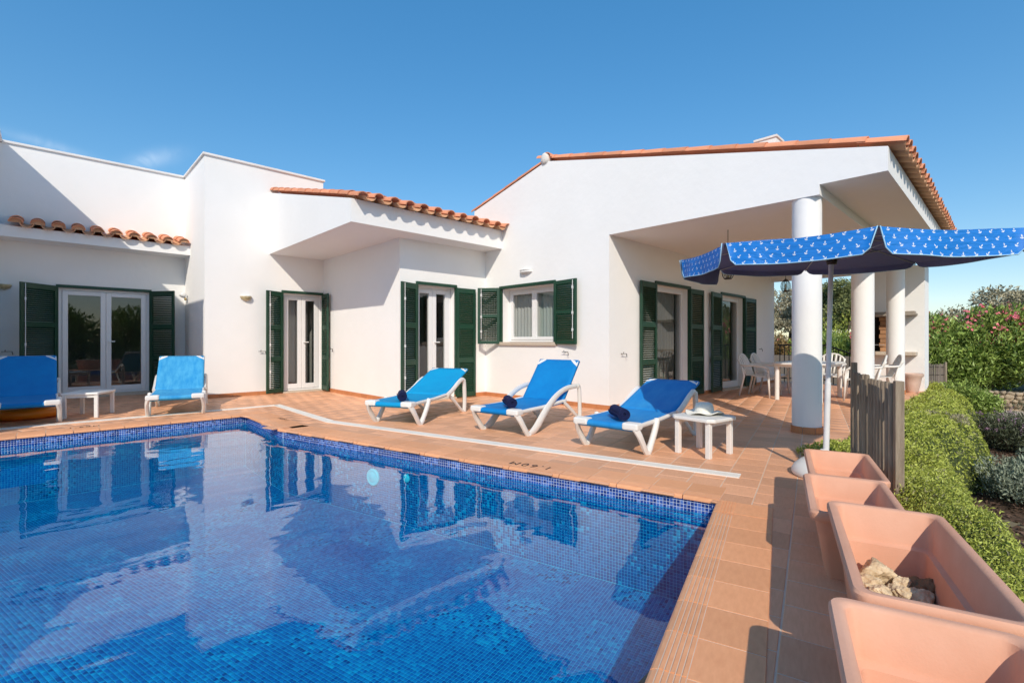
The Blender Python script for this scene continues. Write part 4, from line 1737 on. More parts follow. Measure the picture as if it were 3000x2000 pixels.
# side tables ------------------------------------------------------------
def side_table(label, c, rz, hw_, hd_, hh, leg, chamf):
    t = thing('side_table', label, 'table', (c[0], c[1], 0), rz, 'white plastic side tables')
    a, b, k = hw_, hd_, chamf
    poly = [(-a + k, -b), (a - k, -b), (a, -b + k), (a, b - k), (a - k, b), (-a + k, b), (-a, b - k), (-a, -b + k)]
    m = MB()
    m.prism(poly, 'z', hh - .035, hh)
    m.build('table_top', 'white_plastic', t, bevel=.008)
    for sx in (-1, 1):
        for sy in (-1, 1):
            x, y = sx * leg[0], sy * leg[1]
            m = MB()
            m.prism([(x - .024, y - .024), (x + .024, y - .024), (x + .024, y + .012), (x + .012, y + .024), (x - .024, y + .024)], 'z', 0, hh - .034)
            m.build('leg', 'white_plastic', t, bevel=.004)
    m = MB()
    m.box(-leg[0], leg[0], -leg[1] - .012, -leg[1] + .012, hh - .075, hh - .034)
    m.box(-leg[0], leg[0], leg[1] - .012, leg[1] + .012, hh - .075, hh - .034)
    m.build('apron', 'white_plastic', t)
    return t
side_table('white plastic side table with straw hat beside the front lounger', (4.80, 2.18), math.radians(-8), .24, .24, .385, (.185, .17), .055)
side_table('low white plastic table between the two back loungers', (.44, 9.83), math.radians(-26), .23, .28, .375, (.195, .245), .012)

# straw hat
t = thing('sun_hat', 'floppy off-white straw hat lying on the side table', 'hat', (4.90, 2.22, .386), .4)
m = MB()
P = []
for (r, z) in ((.005, .115), (.05, .116), (.078, .105), (.088, .07), (.092, .025), (.105, .012), (.14, .010), (.175, .012), (.185, .008)):
    row = []
    for k in range(33):
        a = 2 * PI * k / 32
        wob = 1 + .05 * math.sin(3 * a + 1) * (r > .1)
        row.append((r * wob * math.cos(a), r * wob * math.sin(a), z + (.014 * math.sin(5 * a) + .010 * math.sin(2 * a) + .012) * max(0, r - .1) / .085))
    P.append(row)
m.grid(P)
m.build('crown_and_brim', 'hat_straw', t, smooth=True, solid=.005)
for k in range(3):
    m = MB()
    m.tube([((.0885 + .004 * k / 3) * math.cos(2 * PI * j / 28), (.0885 + .004 * k / 3) * math.sin(2 * PI * j / 28), .07 - k * .018) for j in range(29)], .004, 5)
    m.build('woven_band', 'hat_straw', t, smooth=True)

# ------------------------------------------------------------------ beach umbrella
UC = V(4.727, 1.052, 1.868)
UR, UPH, UTX, UTY = 1.18, math.radians(204.1), .016, .029
ub = thing('beach_umbrella', 'blue beach umbrella printed with white anchors on a white pole', 'umbrella', (0, 0, 0))
def uz(dx, dy):
    return UC[2] + UTX * dx + UTY * dy
corner = [(UR * math.cos(UPH - k * PI / 4), UR * math.sin(UPH - k * PI / 4)) for k in range(8)]
apex_h = .13
def with_uv(o, uvs):
    me = o.data
    l = me.uv_layers.new(name='UVMap')
    for lp in me.loops:
        l.data[lp.index].uv = uvs[lp.vertex_index]
for k in range(8):
    a, b = V(*corner[k]), V(*corner[(k + 1) % 8])
    side = np.linalg.norm(b - a)
    nrm = (a + b) / 2
    nrm /= np.linalg.norm(nrm)
    # canopy gore
    m = MB()
    uvs = []
    P = []
    for i in range(9):
        s = i / 8
        row = []
        for j in range(9):
            q = j / 8
            p = (a * (1 - q) + b * q) * s
            sagz = -.028 * math.sin(PI * q) * s * (1 - .3 * s)
            z = apex_h * (1 - s ** 1.35) + sagz
            row.append((UC[0] + p[0], UC[1] + p[1], uz(p[0], p[1]) + z))
            uvs.append((s * side * (q - .5) + 3 * k, s * UR))
        P.append(row)
    m.grid(P)
    o = m.build('canopy_panel', 'anchor_cloth', ub, smooth=True)
    with_uv(o, uvs)
    m = MB()
    m.grid([[(p[0], p[1], p[2] - .006) for p in row] for row in P])
    m.build('lining', 'cloth_lining', o, smooth=True)
    # valance flap with rounded lower corners
    m = MB()
    uvs = []
    P = []
    drop = .165 if k in (7, 0, 1, 2) else .05
    for j in range(25):
        q = j / 24
        e = min(q, 1 - q) * side
        ln = drop * (1 - max(0, 1 - e / .075) ** 2.2)
        p = a * (1 - q) + b * q
        row = []
        for i in range(5):
            s = i / 4
            outw = (.012 * math.sin(PI * q * 3 + k) + .006 * math.sin(17 * q + 2.1 * k)) * s + .02 * s
            zz = uz(p[0], p[1]) - .028 * math.sin(PI * q) * .7 - ln * s
            row.append((UC[0] + p[0] + nrm[0] * outw, UC[1] + p[1] + nrm[1] * outw, zz))
            uvs.append((q * side + 5 * k + .04, -ln * s * 1.0 + 1.02))
        P.append(row)
    m.grid(P)
    o = m.build('valance', 'anchor_cloth', ub, smooth=True)
    with_uv(o, uvs)
    m = MB()
    m.grid([[(p[0] - nrm[0] * .004, p[1] - nrm[1] * .004, p[2]) for p in row] for row in P])
    m.build('lining', 'cloth_lining', o, smooth=True)
    m = MB()
    m.tube([row[-1] for row in P], .0042, 5)
    m.build('piping', 'cloth_piping', o, smooth=True)
    # rib with a loose end and stretcher
    m = MB()
    ap = V(UC[0], UC[1], UC[2] + apex_h - .012)
    path = []
    for i in range(7):
        s = i / 6
        path.append((UC[0] + a[0] * s, UC[1] + a[1] * s, uz(a[0] * s, a[1] * s) + apex_h * (1 - s ** 1.35) - .014))
    m.tube(path, .0045, 6)
    rb_ = m.build('rib', 'steel', ub, smooth=True)
    m = MB()
    m.tube([(UC[0], UC[1], UC[2] - .06), path[3]], .004, 6)
    m.build('stretcher', 'steel', rb_, smooth=True)
pole_b = V(4.70, 1.09, .06)
pole_t = V(UC[0], UC[1], UC[2] + apex_h - .012)
m = MB()
m.tube([pole_b, pole_b * .62 + pole_t * .38], .0225, 14)
m.build('pole', 'pole_white', ub, smooth=True, auto=50)
m = MB()
m.tube([pole_b * .66 + pole_t * .34, pole_t], .0185, 14)
m.build('upper_pole', 'pole_white', ub, smooth=True, auto=50)
m = MB()
m.lathe([(.035, -.03), (.04, 0), (.035, .03)], (UC[0], UC[1], UC[2] - .06), 14)
m.build('runner', 'iron_dark', ub, smooth=True)
for tip in (0, 1):
    pass
t = thing('umbrella_base', 'rounded white plastic umbrella base beside the farthest planter', 'base', (4.70, 1.10, 0))
m = MB()
m.lathe([(.225, .0), (.24, .02), (.24, .05), (.218, .09), (.165, .135), (.09, .165), (.05, .17)], seg=36)
m.build('weight', 'white_plastic', t, smooth=True)
m = MB()
m.lathe([(.032, .165), (.032, .22), (.026, .23)], seg=16)
m.build('socket', 'white_plastic', t, smooth=True)

# white lid at the lower edge of the picture
t = thing('skimmer_lid', 'pale round plastic lid on the deck at the bottom edge', 'lid', (1.632, .432, .0))
m = MB()
m.lathe([(.105, 0), (.107, .02), (.098, .03), (.05, .036), (.001, .038)], seg=40)
m.build('lid', 'white_plastic', t, smooth=True)

# ------------------------------------------------------------------ terracotta planters
def planter(label, a_far, a_near, o_l, o_r, ht, feet=True):
    """long trough; a_* run along the pool edge, o_* across"""
    t = thing('planter', label, 'planter', (0, 0, 0), 0, 'terracotta coloured troughs in a row')
    def ringpts(inset_a, inset_o, z, rad, seg=5):
        a0, a1, b0, b1 = a_near + inset_a, a_far - inset_a, o_l + inset_o, o_r - inset_o
        pts = []
        for (ca_, cb_, st_) in ((a1 - rad, b1 - rad, 0), (a0 + rad, b1 - rad, PI / 2), (a0 + rad, b0 + rad, PI), (a1 - rad, b0 + rad, 3 * PI / 2)):
            for k in range(seg + 1):
                q = st_ + PI / 2 * k / seg
                pts.append((*along(ca_ + rad * math.cos(q), cb_ + rad * math.sin(q)), z))
        return pts
    lip = .036
    rings = [ringpts(.085, .075, .0, .02), ringpts(.080, .070, .012, .028), ringpts(.052, .044, ht * .62, .035), ringpts(.044, .036, ht * .62 + .012, .035),
             ringpts(.030, .024, ht - .052, .04), ringpts(.006, .004, ht - .045, .045), ringpts(.0, .0, ht - .03, .045),
             ringpts(.0, .0, ht - .010, .045), ringpts(.006, .006, ht - .001, .043), ringpts(.018, .018, ht, .04), ringpts(.03, .03, ht - .002, .036),
             ringpts(.037, .037, ht - .010, .034), ringpts(.052, .050, ht * .63 + .012, .03), ringpts(.055, .053, ht * .63 + .004, .03), ringpts(.072, .070, ht * .63 - .006, .028),
             ringpts(.098, .092, .035, .026), ringpts(.13, .12, .022, .02)]
    m = MB()
    n_ = len(rings[0])
    for r in rings:
        m.v += r
    for i in range(len(rings) - 1):
        for k in range(n_):
            k2 = (k + 1) % n_
            m.f.append((i * n_ + k, (i + 1) * n_ + k, (i + 1) * n_ + k2, i * n_ + k2))
    m.f.append(tuple(range(n_)))
    m.f.append(tuple((len(rings) - 1) * n_ + k for k in range(n_))[::-1])
    o = m.build('trough', 'planter', t, smooth=True, auto=38)
    # drainage plugs and the moulded line on the right wall
    for q in (.25, .62, .85):
        aa = a_near + (a_far - a_near) * q
        x, y = along(aa, o_r - .052)
        m = MB()
        m.lathe([(.001, .004), (.010, .004), (.010, 0)], seg=10)
        d = m.build('plug', 'soot', t)
        d.location = (x, y, ht * .60)
        d.rotation_euler = Vector((-N_R[0], -N_R[1], .15)).to_track_quat('Z', 'Y').to_euler()
    return t
planter('farthest empty terracotta trough next to the wooden fence', .82, .02, .530, .93, .335)
planter('second empty terracotta trough behind the one holding stones', .035, -.735, .497, .90, .335)
planter('large terracotta trough with a few limestone rocks inside', -.705, -1.665, .565, .985, .392)
planter('nearest terracotta trough cut by the bottom right corner', -1.712, -2.67, .497, .93, .392)

def rock_mesh(r, seed, sub=2):
    bm = bmesh.new()
    bmesh.ops.create_icosphere(bm, subdivisions=sub, radius=1)
    rr = np.random.default_rng(seed)
    ph = rr.normal(0, 1.8, (6, 3))
    of = rr.uniform(0, 6.28, 6)
    cut = rr.normal(0, 1, (5, 3))
    cut /= np.linalg.norm(cut, axis=1)[:, None]
    for v in bm.verts:
        p = np.array(v.co)
        s = 1 + .10 * sum(math.sin(p @ ph[k] * 1.5 + of[k]) for k in range(6)) / 2
        for c in cut:
            d = p @ c
            if d > .72:
                s *= .72 / d
        q = Vector(p * 1.0) + Vector((seed * 3.7, 0, 0))
        s *= 1 + .16 * mnoise.fractal(q * 2.2, 1.0, 2.1, 4) + (.07 * mnoise.fractal(q * 7.0, 1.0, 2.2, 3) if sub > 2 else 0)
        v.co = Vector(p * s)
    bm.transform(Matrix.Diagonal((r[0], r[1], r[2], 1)))
    for f in bm.faces:
        f.smooth = sub > 2
    me = bpy.data.meshes.new('rock')
    bm.to_mesh(me)
    bm.free()
    return me
ROCKS = [(-.905, .725, .165, (.06, .058, .056), 'largest pale limestone rock leaning in the trough'),
         (-.975, .70, .125, (.062, .05, .05), 'mossy limestone rock at the left wall of the trough'),
         (-.885, .815, .12, (.045, .05, .042), 'small reddish limestone rock in the middle of the trough'),
         (-.995, .775, .125, (.05, .045, .042), 'small pale limestone rock behind the front trough rim'),
         (-1.01, .842, .12, (.075, .042, .05), 'long pale limestone rock pointing at the trough corner'),
         (-.925, .872, .12, (.07, .062, .07), 'dark brown stained rock at the right of the pile'),
         (-1.08, .73, .09, (.06, .05, .06), 'half hidden limestone rock low in the trough'),
         (-.93, .78, .075, (.09, .09, .052), 'broad flat rock under the pile in the trough'),
         (-1.07, .84, .075, (.06, .06, .05), 'grey rock low at the near side of the pile'),
         (-.94, .805, .155, (.036, .032, .03), 'smallest pale stone perched on top of the pile'),
         (-1.05, .72, .15, (.034, .038, .03), 'small tan stone by the front rim of the trough'),
         (-1.03, .79, .155, (.03, .03, .026), 'small round stone between the larger ones')]
for k, (a, o_, z, r, lab) in enumerate(ROCKS):
    me = rock_mesh(r, 20 + k, 5)
    me.materials.append(MATS['brown_stone' if k == 5 else 'stone'])
    x, y = along(a, o_)
    o = link('limestone_rock', me)
    o.location = (x, y, z)
    o.rotation_euler = (random.uniform(-.3, .3), random.uniform(-.3, .3), random.uniform(0, 6))
    tag(o, lab, 'rock', 'rocks in the trough')

# ------------------------------------------------------------------ weathered wooden fence beside the troughs
fn = thing('wooden_fence', 'short weathered grey picket fence behind the farthest trough', 'fence')
F0, F1 = V(4.20, .543), V(5.22, .985)
fd = (F1 - F0) / np.linalg.norm(F1 - F0)
fnv = V(-fd[1], fd[0])
def post(p, ht, w, name):
    m = MB()
    q = p - fd * w / 2 - fnv * w / 2
    m.obox((q[0], q[1], -.55), (fd[0] * w, fd[1] * w, 0), (fnv[0] * w, fnv[1] * w, 0), (0, 0, ht + .55))
    m.build(name, 'weathered_wood', fn, bevel=.004)
post(F0, .862, .052, 'post')
post(F1 + fd * .03, .945, .045, 'post')
NP = 13
for k in range(NP):
    s = (k + .72) / (NP + .4)
    p = F0 * (1 - s) + F1 * s
    w = .052
    m = MB()
    q = p - fd * w / 2 + fnv * .02
    ht = .835 + .035 * s + random.uniform(-.012, .012)
    lean = random.uniform(-.012, .012)
    q = p + fnv * .024
    m.tube([(q[0], q[1], -.45), (q[0] + fd[0] * lean, q[1] + fd[1] * lean, ht - .012), (q[0] + fd[0] * lean, q[1] + fd[1] * lean, ht)], [.0185, .0185, .013], 10, flat=1.0)
    m.build('paling', 'weathered_wood', fn, smooth=True, auto=50)
for zz in (.16, .66):
    m = MB()
    q = F0 - fnv * .022
    m.obox((q[0], q[1], zz), ((F1 - F0)[0], (F1 - F0)[1], 0), (fnv[0] * .04, fnv[1] * .04, 0), (0, 0, .055))
    m.build('rail', 'weathered_wood', fn)

# ------------------------------------------------------------------ dining set in the porch
dt = thing('dining_table', 'white plastic dining table in the shade of the porch', 'table', (11.05, 2.85, 0))
m = MB()
a, b, k = .85, .48, .18
m.prism([(-a + k, -b), (a - k, -b), (a - .05, -b + .06), (a, -b + k), (a, b - k), (a - .05, b - .06), (a - k, b), (-a + k, b), (-a + .05, b - .06), (-a, b - k), (-a, -b + k), (-a + .05, -b + .06)], 'z', .69, .725)
m.build('table_top', 'white_plastic', dt, bevel=.008)
m = MB()
m.box(-a + .10, a - .10, -b + .07, b - .07, .64, .69)
m.build('apron', 'white_plastic', dt)
for sx in (-1, 1):
    for sy in (-1, 1):
        m = MB()
        m.tube([(sx * .72, sy * .37, 0), (sx * .72, sy * .37, .66)], .042, 12)
        m.build('leg', 'white_plastic', dt, smooth=True, auto=50)

def chair_proto():
    """white monobloc armchair, sitter faces +y"""
    t = thing('garden_chair', 'chair', 'chair')
    m = MB()
    P = []
    for i in range(9):
        y = -.20 + .44 * i / 8
        P.append([(x * (.23 + .02 * i / 8), y, .425 + .015 * math.cos(PI * i / 8) - .012 * (1 - x * x) - (.02 if i == 8 else 0)) for x in (-1, -.8, -.4, 0, .4, .8, 1)])
    m.grid(P)
    m.build('seat', 'white_plastic', t, smooth=True, solid=.012)
    # slatted, rounded back
    for j in range(7):
        u = -1 + 2 * j / 6
        top = .86 - .10 * u * u
        m = MB()
        pts = [(u * (.19 + .05 * s), -.20 - .17 * s - .0 * s, .43 + (top - .43) * s) for s in (0, .3, .6, .85, 1)]
        m.tube(pts, [.018, .016, .015, .016, .018], 6, flat=1.25)
        m.build('back_slat', 'white_plastic', t, smooth=True)
    m = MB()
    m.tube(spline([(-.235, -.30, .64), (-.225, -.35, .76), (-.12, -.372, .845), (0, -.375, .868), (.12, -.372, .845), (.225, -.35, .76), (.235, -.30, .64)], 24), .019, 8)
    m.build('back_rim', 'white_plastic', t, smooth=True)
    for s in (-1, 1):
        m = MB()
        m.tube(spline([(s * .245, -.31, .655), (s * .285, -.18, .645), (s * .29, .08, .64), (s * .28, .22, .60), (s * .275, .245, .50)], 16), .022, 8, flat=1.2)
        m.build('armrest', 'white_plastic', t, smooth=True)
        m = MB()
        m.tube([(s * .275, .24, .52), (s * .265, .25, .3), (s * .27, .27, 0)], [.024, .022, .017], 8)
        m.build('leg', 'white_plastic', t, smooth=True)
        m = MB()
        m.tube([(s * .245, -.30, .66), (s * .24, -.24, .42), (s * .255, -.33, 0)], [.02, .024, .017], 8)
        m.build('leg', 'white_plastic', t, smooth=True)
    return t
proto = chair_proto()
CH = [(10.72, 3.66, 180, 'white plastic chair on the house side of the table, nearer the pool'),
      (11.45, 3.68, 180, 'white plastic chair on the house side of the table, farther back'),
      (11.30, 2.02, 8, 'white plastic chair on the garden side of the table behind the second column'),
      (12.25, 2.80, 90, 'white plastic chair at the far end of the dining table'),
      (12.05, 1.90, 20, 'white plastic chair on the garden side, close to the third column')]
for k, (x, y, r, lab) in enumerate(CH):
    o = proto if k == 0 else copy_tree(proto)
    o.location = (x, y, 0)
    o.rotation_euler = (0, 0, math.radians(r))
    o['label'] = lab
    o['group'] = 'white chairs round the dining table'

# terracotta urn by the barbecue wall
t = thing('flower_pot', 'pale terracotta urn at the foot of the barbecue wall', 'pot', (13.9, 1.56, 0))
m = MB()
m.lathe([(.10, 0), (.11, .02), (.12, .06), (.15, .22), (.17, .34), (.20, .37), (.205, .42), (.185, .43), (.17, .38), (.12, .3)], seg=28)
m.build('urn', 'urn_clay', t, smooth=True, auto=50)

# ------------------------------------------------------------------ planting helpers
def leaf_cloud(name, C, D, length, width, material, parent=None, tone=None, fold=.25):
    """diamond leaves at centres C pointing along D, one mesh"""
    n_ = len(C)
    D = D / (np.linalg.norm(D, axis=1)[:, None] + 1e-9)
    R_ = rng.normal(0, 1, (n_, 3))
    A = np.cross(D, R_)
    A /= np.linalg.norm(A, axis=1)[:, None] + 1e-9
    Nn = np.cross(A, D)
    L_ = (np.asarray(length) * np.ones(n_))[:, None]
    W_ = (np.asarray(width) * np.ones(n_))[:, None]
    base = C - D * L_ / 2
    tipp = C + D * L_ / 2 - Nn * L_ * .12
    lft = C + A * W_ / 2 + Nn * W_ * fold
    rgt = C - A * W_ / 2 + Nn * W_ * fold
    Vv = np.stack([base, rgt, tipp, lft], 1).reshape(-1, 3)
    Q = np.arange(n_ * 4).reshape(-1, 4)
    tn_ = rng.random(n_) if tone is None else tone
    return fast_mesh(name, Vv, Q, material, parent, tn_)

def blob_points(blobs, n_, shell=.35):
    """points near the surface of a union of ellipsoids, with outward directions"""
    vol = np.array([b[3] * b[4] * b[5] for b in blobs]) ** .67
    cnt = rng.multinomial(n_, vol / vol.sum())
    C, D = [], []
    for b, k in zip(blobs, cnt):
        d = rng.normal(0, 1, (k, 3))
        d /= np.linalg.norm(d, axis=1)[:, None]
        r = 1 - shell * rng.random(k) ** 1.6
        r *= 1 + .13 * np.sin(d[:, 0] * 5 + b[0]) * np.sin(d[:, 2] * 6 + b[1]) + .06 * rng.normal(0, 1, k)
        c = d * r[:, None] * np.array(b[3:6]) + np.array(b[0:3])
        C.append(c)
        D.append(d)
    return np.concatenate(C), np.concatenate(D)

def bush(name, label, cat, loc, rad, height, n_leaf, leaf, material, group=None, blossoms=0, bl_mat='blossom_pink', bl_size=.05, bl_top=.3,
         upright=.4, nblob=16, trunk=True, seed=1, branch_mat='branch', tops=0.0):
    """shrub: uneven clumps of leaves on several stems"""
    r = np.random.default_rng(seed)
    t = thing(name, label, cat, loc, 0, group)
    blobs = []
    for k in range(nblob):
        a = r.uniform(0, 2 * PI)
        q = math.sqrt(r.random()) * .72
        z = r.uniform(.25, .80) * height * (1 - .35 * q)
        s = r.uniform(.28, .46)
        blobs.append((rad * q * math.cos(a), rad * q * math.sin(a), z, rad * s * 1.1, rad * s * 1.1, max(.22 * height, rad * s * .8)))
    blobs.append((0, 0, height * .42, rad * .75, rad * .75, height * .42))
    C, D = blob_points(blobs, n_leaf)
    k = C[:, 2] > .02
    C, D = C[k], D[k]
    D = D * (1 - upright) + rng.normal(0, .55, D.shape) + np.array([0, 0, upright * 1.2])
    ln = leaf[0] * rng.uniform(.65, 1.25, len(C))
    tag(leaf_cloud('foliage', C, D, ln, ln * leaf[1], material, t), kind='stuff')
    if trunk:
        m = MB()
        for j in range(7):
            a = 2 * PI * j / 7 + r.uniform(-.3, .3)
            q = rad * r.uniform(.25, .6)
            m.tube(spline([(q * .15 * math.cos(a), q * .15 * math.sin(a), -.05), (q * .5 * math.cos(a), q * .5 * math.sin(a), height * .35), (q * math.cos(a + .2), q * math.sin(a + .2), height * .75)], 8),
                   [.035 * height / 2 * (1 - .09 * i) for i in range(9)], 5)
        m.build('stems', branch_mat, t, smooth=True)
    if blossoms:
        cc, dd = blob_points(blobs, blossoms * 6, shell=.04)
        sel = cc[:, 2] > bl_top * height
        cc = cc[sel][:blossoms]
        pts = np.repeat(cc, 9, 0) + rng.normal(0, bl_size * .55, (len(cc) * 9, 3))
        tag(leaf_cloud('blossoms', pts, rng.normal(0, 1, pts.shape), bl_size * .75, bl_size * .6, bl_mat, t, fold=.1), kind='stuff')
    return t

# ------------------------------------------------------------------ garden on the right
# ground cover cascading over the terrace edge
ED = [along(-5.2, 1.04), along(-3.4, 1.04), along(-1.8, 1.04), along(-.4, 1.04), along(1.0, 1.04), along(1.95, 1.06), (5.75, 1.25), (7.5, 1.30), (9.5, 1.32), (11.5, 1.32), (12.6, 1.30), (13.6, 1.28)]
WD = [1.3, 1.25, .85, .46, .56, .72, .92, 1.05, 1.05, .98, .75, .3]
ec = np.array(spline([(*e, 0) for e in ED], 140))[:, :2]
wc = np.array(spline([(w, 0, 0) for w in WD], 140))[:, 0]
def cover_point(s, q):
    """s 0..1 along, q 0..1 across; returns position of the mat's surface"""
    f_ = np.clip(s, 0, 1) * 140
    i = np.clip(f_.astype(int), 0, 139)
    u = (f_ - i)[:, None]
    p = ec[i] * (1 - u) + ec[i + 1] * u
    w = wc[i] * (1 - u[:, 0]) + wc[i + 1] * u[:, 0]
    w = w * (1 + .16 * vnoise(p[:, 0] * 2.7, p[:, 1] * 0 + 1.0, 17))
    x = p[:, 0] + .22 * w * q
    y = p[:, 1] - .975 * w * q
    lump = vnoise(x * 1.9, y * 2.6, 3) * .09 + vnoise(x * 6, y * 6, 5) * .035
    hgt = np.where(q < .16, .02 + .10 * (q / .16) ** .6, .12 + .05 * np.sin((q - .16) / .84 * PI))
    z = hgt + lump * np.clip(q * 6, 0, 1)
    drop = np.clip((q - .62) / .38, 0, 1)
    z = z - .78 * drop ** 2.1
    return np.stack([x, y, z], 1)
cov_t = thing('ground_cover_hedge', 'bright green trailing ground cover along the terrace edge', 'hedge')
ss, qq = np.meshgrid(np.linspace(0, 1, 161), np.linspace(0, 1, 22), indexing='ij')
gp = cover_point(ss.ravel(), qq.ravel())
gp[:, 2] -= .035
idx = np.arange(161 * 22).reshape(161, 22)
quads = np.stack([idx[:-1, :-1], idx[1:, :-1], idx[1:, 1:], idx[:-1, 1:]], -1).reshape(-1, 4)
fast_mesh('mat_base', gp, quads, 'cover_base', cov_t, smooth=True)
# density follows nearness to the camera
NL = 150000
s_ = np.concatenate([rng.uniform(.14, .55, int(NL * .6)), rng.uniform(.5, 1, int(NL * .4))])
q_ = rng.random(len(s_)) ** .85
P0 = cover_point(s_, q_)
P1 = cover_point(s_, np.clip(q_ + .01, 0, 1))
up = np.stack([np.zeros(len(s_)), np.full(len(s_), -.25), np.ones(len(s_))], 1)
D_ = up * .55 + rng.normal(0, .7, (len(s_), 3)) + (P1 - P0) * 30
P0[:, 2] += rng.uniform(-.04, .02, len(s_)) + np.where(rng.random(len(s_)) < .06, rng.uniform(.01, .06, len(s_)), 0)
near = np.clip(np.hypot(P0[:, 0], P0[:, 1]) / 6, .55, 1.3)
ln_ = .032 * near * rng.uniform(.5, 1.35, len(s_))
dry = (rng.random(len(s_)) < .05 + .10 * np.clip(vnoise(P0[:, 0] * 1.7, P0[:, 1] * 1.7, 13), 0, 1))
tag(leaf_cloud('dry_stems', P0[dry], D_[dry], ln_[dry] * 1.5, ln_[dry] * .14, 'leaf_dry', cov_t), kind='stuff')
P0, D_, ln_, s_ = P0[~dry], D_[~dry], ln_[~dry], s_[~dry]
patch = vnoise(P0[:, 0] * 2.2, P0[:, 1] * 2.2, 11) * .22
tag(leaf_cloud('foliage', P0, D_, ln_, ln_ * .34, 'leaf_cover', cov_t, tone=np.clip(.5 + patch + rng.normal(0, .22, len(s_)), .01, .99)), kind='stuff')
# dry patch of stems in it
bush('dry_plant', 'patch of dry brown stems in the trailing ground cover', 'plant', (8.6, .66, .05), .26, .16, 1600, (.05, .16), 'leaf_dry', nblob=8, trunk=False, seed=5)
# small tuft spilling onto the deck left of the fence
bush('ground_cover_plant', 'small tuft of green ground cover spilling onto the deck by the fence', 'plant', (5.62, 1.26, -.02), .26, .13, 4200, (.035, .36), 'leaf_cover', nblob=14, trunk=False, seed=6)

# soil beds, chips and the pale path below the terrace
m = MB()
sx = np.linspace(-2, 16, 60)
sy = np.linspace(1.3, -6, 30)
P = [[(x, y, -.585 + .05 * float(vnoise(np.array(x * 2.1), np.array(y * 2.1), 21))) for y in sy] for x in sx]
m.grid(P)
so = m.build('planting_bed', 'soil', smooth=True)
tag(so, kind='structure')
m = MB()
sx = np.linspace(12.3, 18.5, 40)
sy = np.linspace(1.2, -7, 40)
P = [[(x, y, -.56 + .035 * float(vnoise(np.array(x * 3.1), np.array(y * 3.1), 22)) + .05 * min(1, (x - 12.3) / 3)) for y in sy] for x in sx]
m.grid(P)
tag(m.build('sand_path', 'sand', smooth=True), kind='structure')
NB = 9000
cx_ = rng.uniform(4.0, 11.5, NB)
cy_ = rng.uniform(-2.4, .6, NB)
cz_ = -.575 + .05 * vnoise(cx_ * 2.1, cy_ * 2.1, 21) + rng.uniform(0, .012, NB)
ch_ = leaf_cloud('bark_chips', np.stack([cx_, cy_, cz_], 1), rng.normal(0, 1, (NB, 3)) * np.array([1, 1, .2]), rng.uniform(.03, .07, NB), rng.uniform(.015, .03, NB), 'bark_chip')
tag(ch_, 'brown bark chips strewn over the planting bed', 'bark', kind='stuff')

bush('silver_shrub', 'silvery grey shrub at the right edge below the ground cover', 'shrub', (7.55, -.28, -.58), .62, .60, 15000, (.05, .26), 'leaf_silver', nblob=20, seed=31, upright=.7)
bush('silver_shrub', 'smaller silvery shrub behind, half in shade at the right edge', 'shrub', (8.75, -.45, -.58), .5, .50, 8000, (.05, .26), 'leaf_silver', nblob=14, seed=32, upright=.7)
bush('lavender_bush', 'dark bush with lilac flower heads above the silver shrub', 'shrub', (10.9, .02, -.58), .62, .66, 10000, (.06, .2), 'leaf_dark', nblob=16, seed=33, blossoms=80, bl_mat='blossom_lilac', bl_size=.03, bl_top=.5, upright=.7)
bush('lavender_bush', 'dark bush with lilac flower heads cut by the right edge', 'shrub', (10.8, -1.0, -.58), .70, .72, 10000, (.06, .2), 'leaf_dark', nblob=16, seed=34, blossoms=90, bl_mat='blossom_lilac', bl_size=.03, bl_top=.5, upright=.7)
bush('lavender_bush', 'dark lilac flowering bush in the shadow behind the others', 'shrub', (12.4, -.55, -.58), .75, .70, 9000, (.06, .2), 'leaf_dark', nblob=16, seed=35, blossoms=70, bl_mat='blossom_lilac', bl_size=.03, bl_top=.5, upright=.7)
bush('leafy_shrub', 'green leafy shrub against the foot of the barbecue wall', 'shrub', (14.35, .72, -.58), .62, .98, 8000, (.09, .32), 'leaf_oleander', nblob=14, seed=36)

# dry stone wall
sw = thing('dry_stone_wall', 'low dry stone wall of tan rubble in front of the oleanders', 'wall')
SPOOL = []
for k in range(10):
    me = rock_mesh((1, 1, 1), 60 + k, 2)
    me.materials.append(MATS['wall_stone'])
    SPOOL.append(me)
W0, W1 = V(16.6, 1.75), V(17.4, -4.6)
wd = (W1 - W0) / np.linalg.norm(W1 - W0)
WL_ = np.linalg.norm(W1 - W0)
wn_ = V(-wd[1], wd[0])
core = MB()
q = W0 + wn_ * .02
core.obox((q[0], q[1], -.62), (*(wd * WL_), 0), (*(wn_ * .24), 0), (0, 0, .50))
core.build('rubble_core', 'wall_stone', sw)
ns = 0
for row in range(5):
    s = 0.0
    while s < WL_ and ns < 290:
        w = random.uniform(.08, .17)
        p = W0 + wd * (s + w / 2) + wn_ * random.uniform(-.02, .03)
        o = link('stone', random.choice(SPOOL), sw)
        o.location = (p[0], p[1], -.53 + row * .105 + random.uniform(-.012, .012))
        o.scale = (random.uniform(.05, .08), w * .58, random.uniform(.05, .066))
        o.rotation_euler = (random.uniform(-.2, .2), random.uniform(-.2, .2), math.atan2(wd[1], wd[0]) - PI / 2 + random.uniform(-.25, .25))
        s += w * 1.02
        ns += 1
for k, (x, y, z, r, lab) in enumerate(((15.9, .85, -.42, (.32, .42, .16), 'flat pale boulder lying before the stone wall'),
                                       (16.0, -.95, -.38, (.25, .36, .18), 'pale boulder at the right edge before the stone wall'))):
    me = rock_mesh(r, 90 + k, 3)
    me.materials.append(MATS['sand'])
    o = link('boulder', me)
    o.location = (x, y, z)
    tag(o, lab, 'boulder', 'pale boulders by the stone wall')

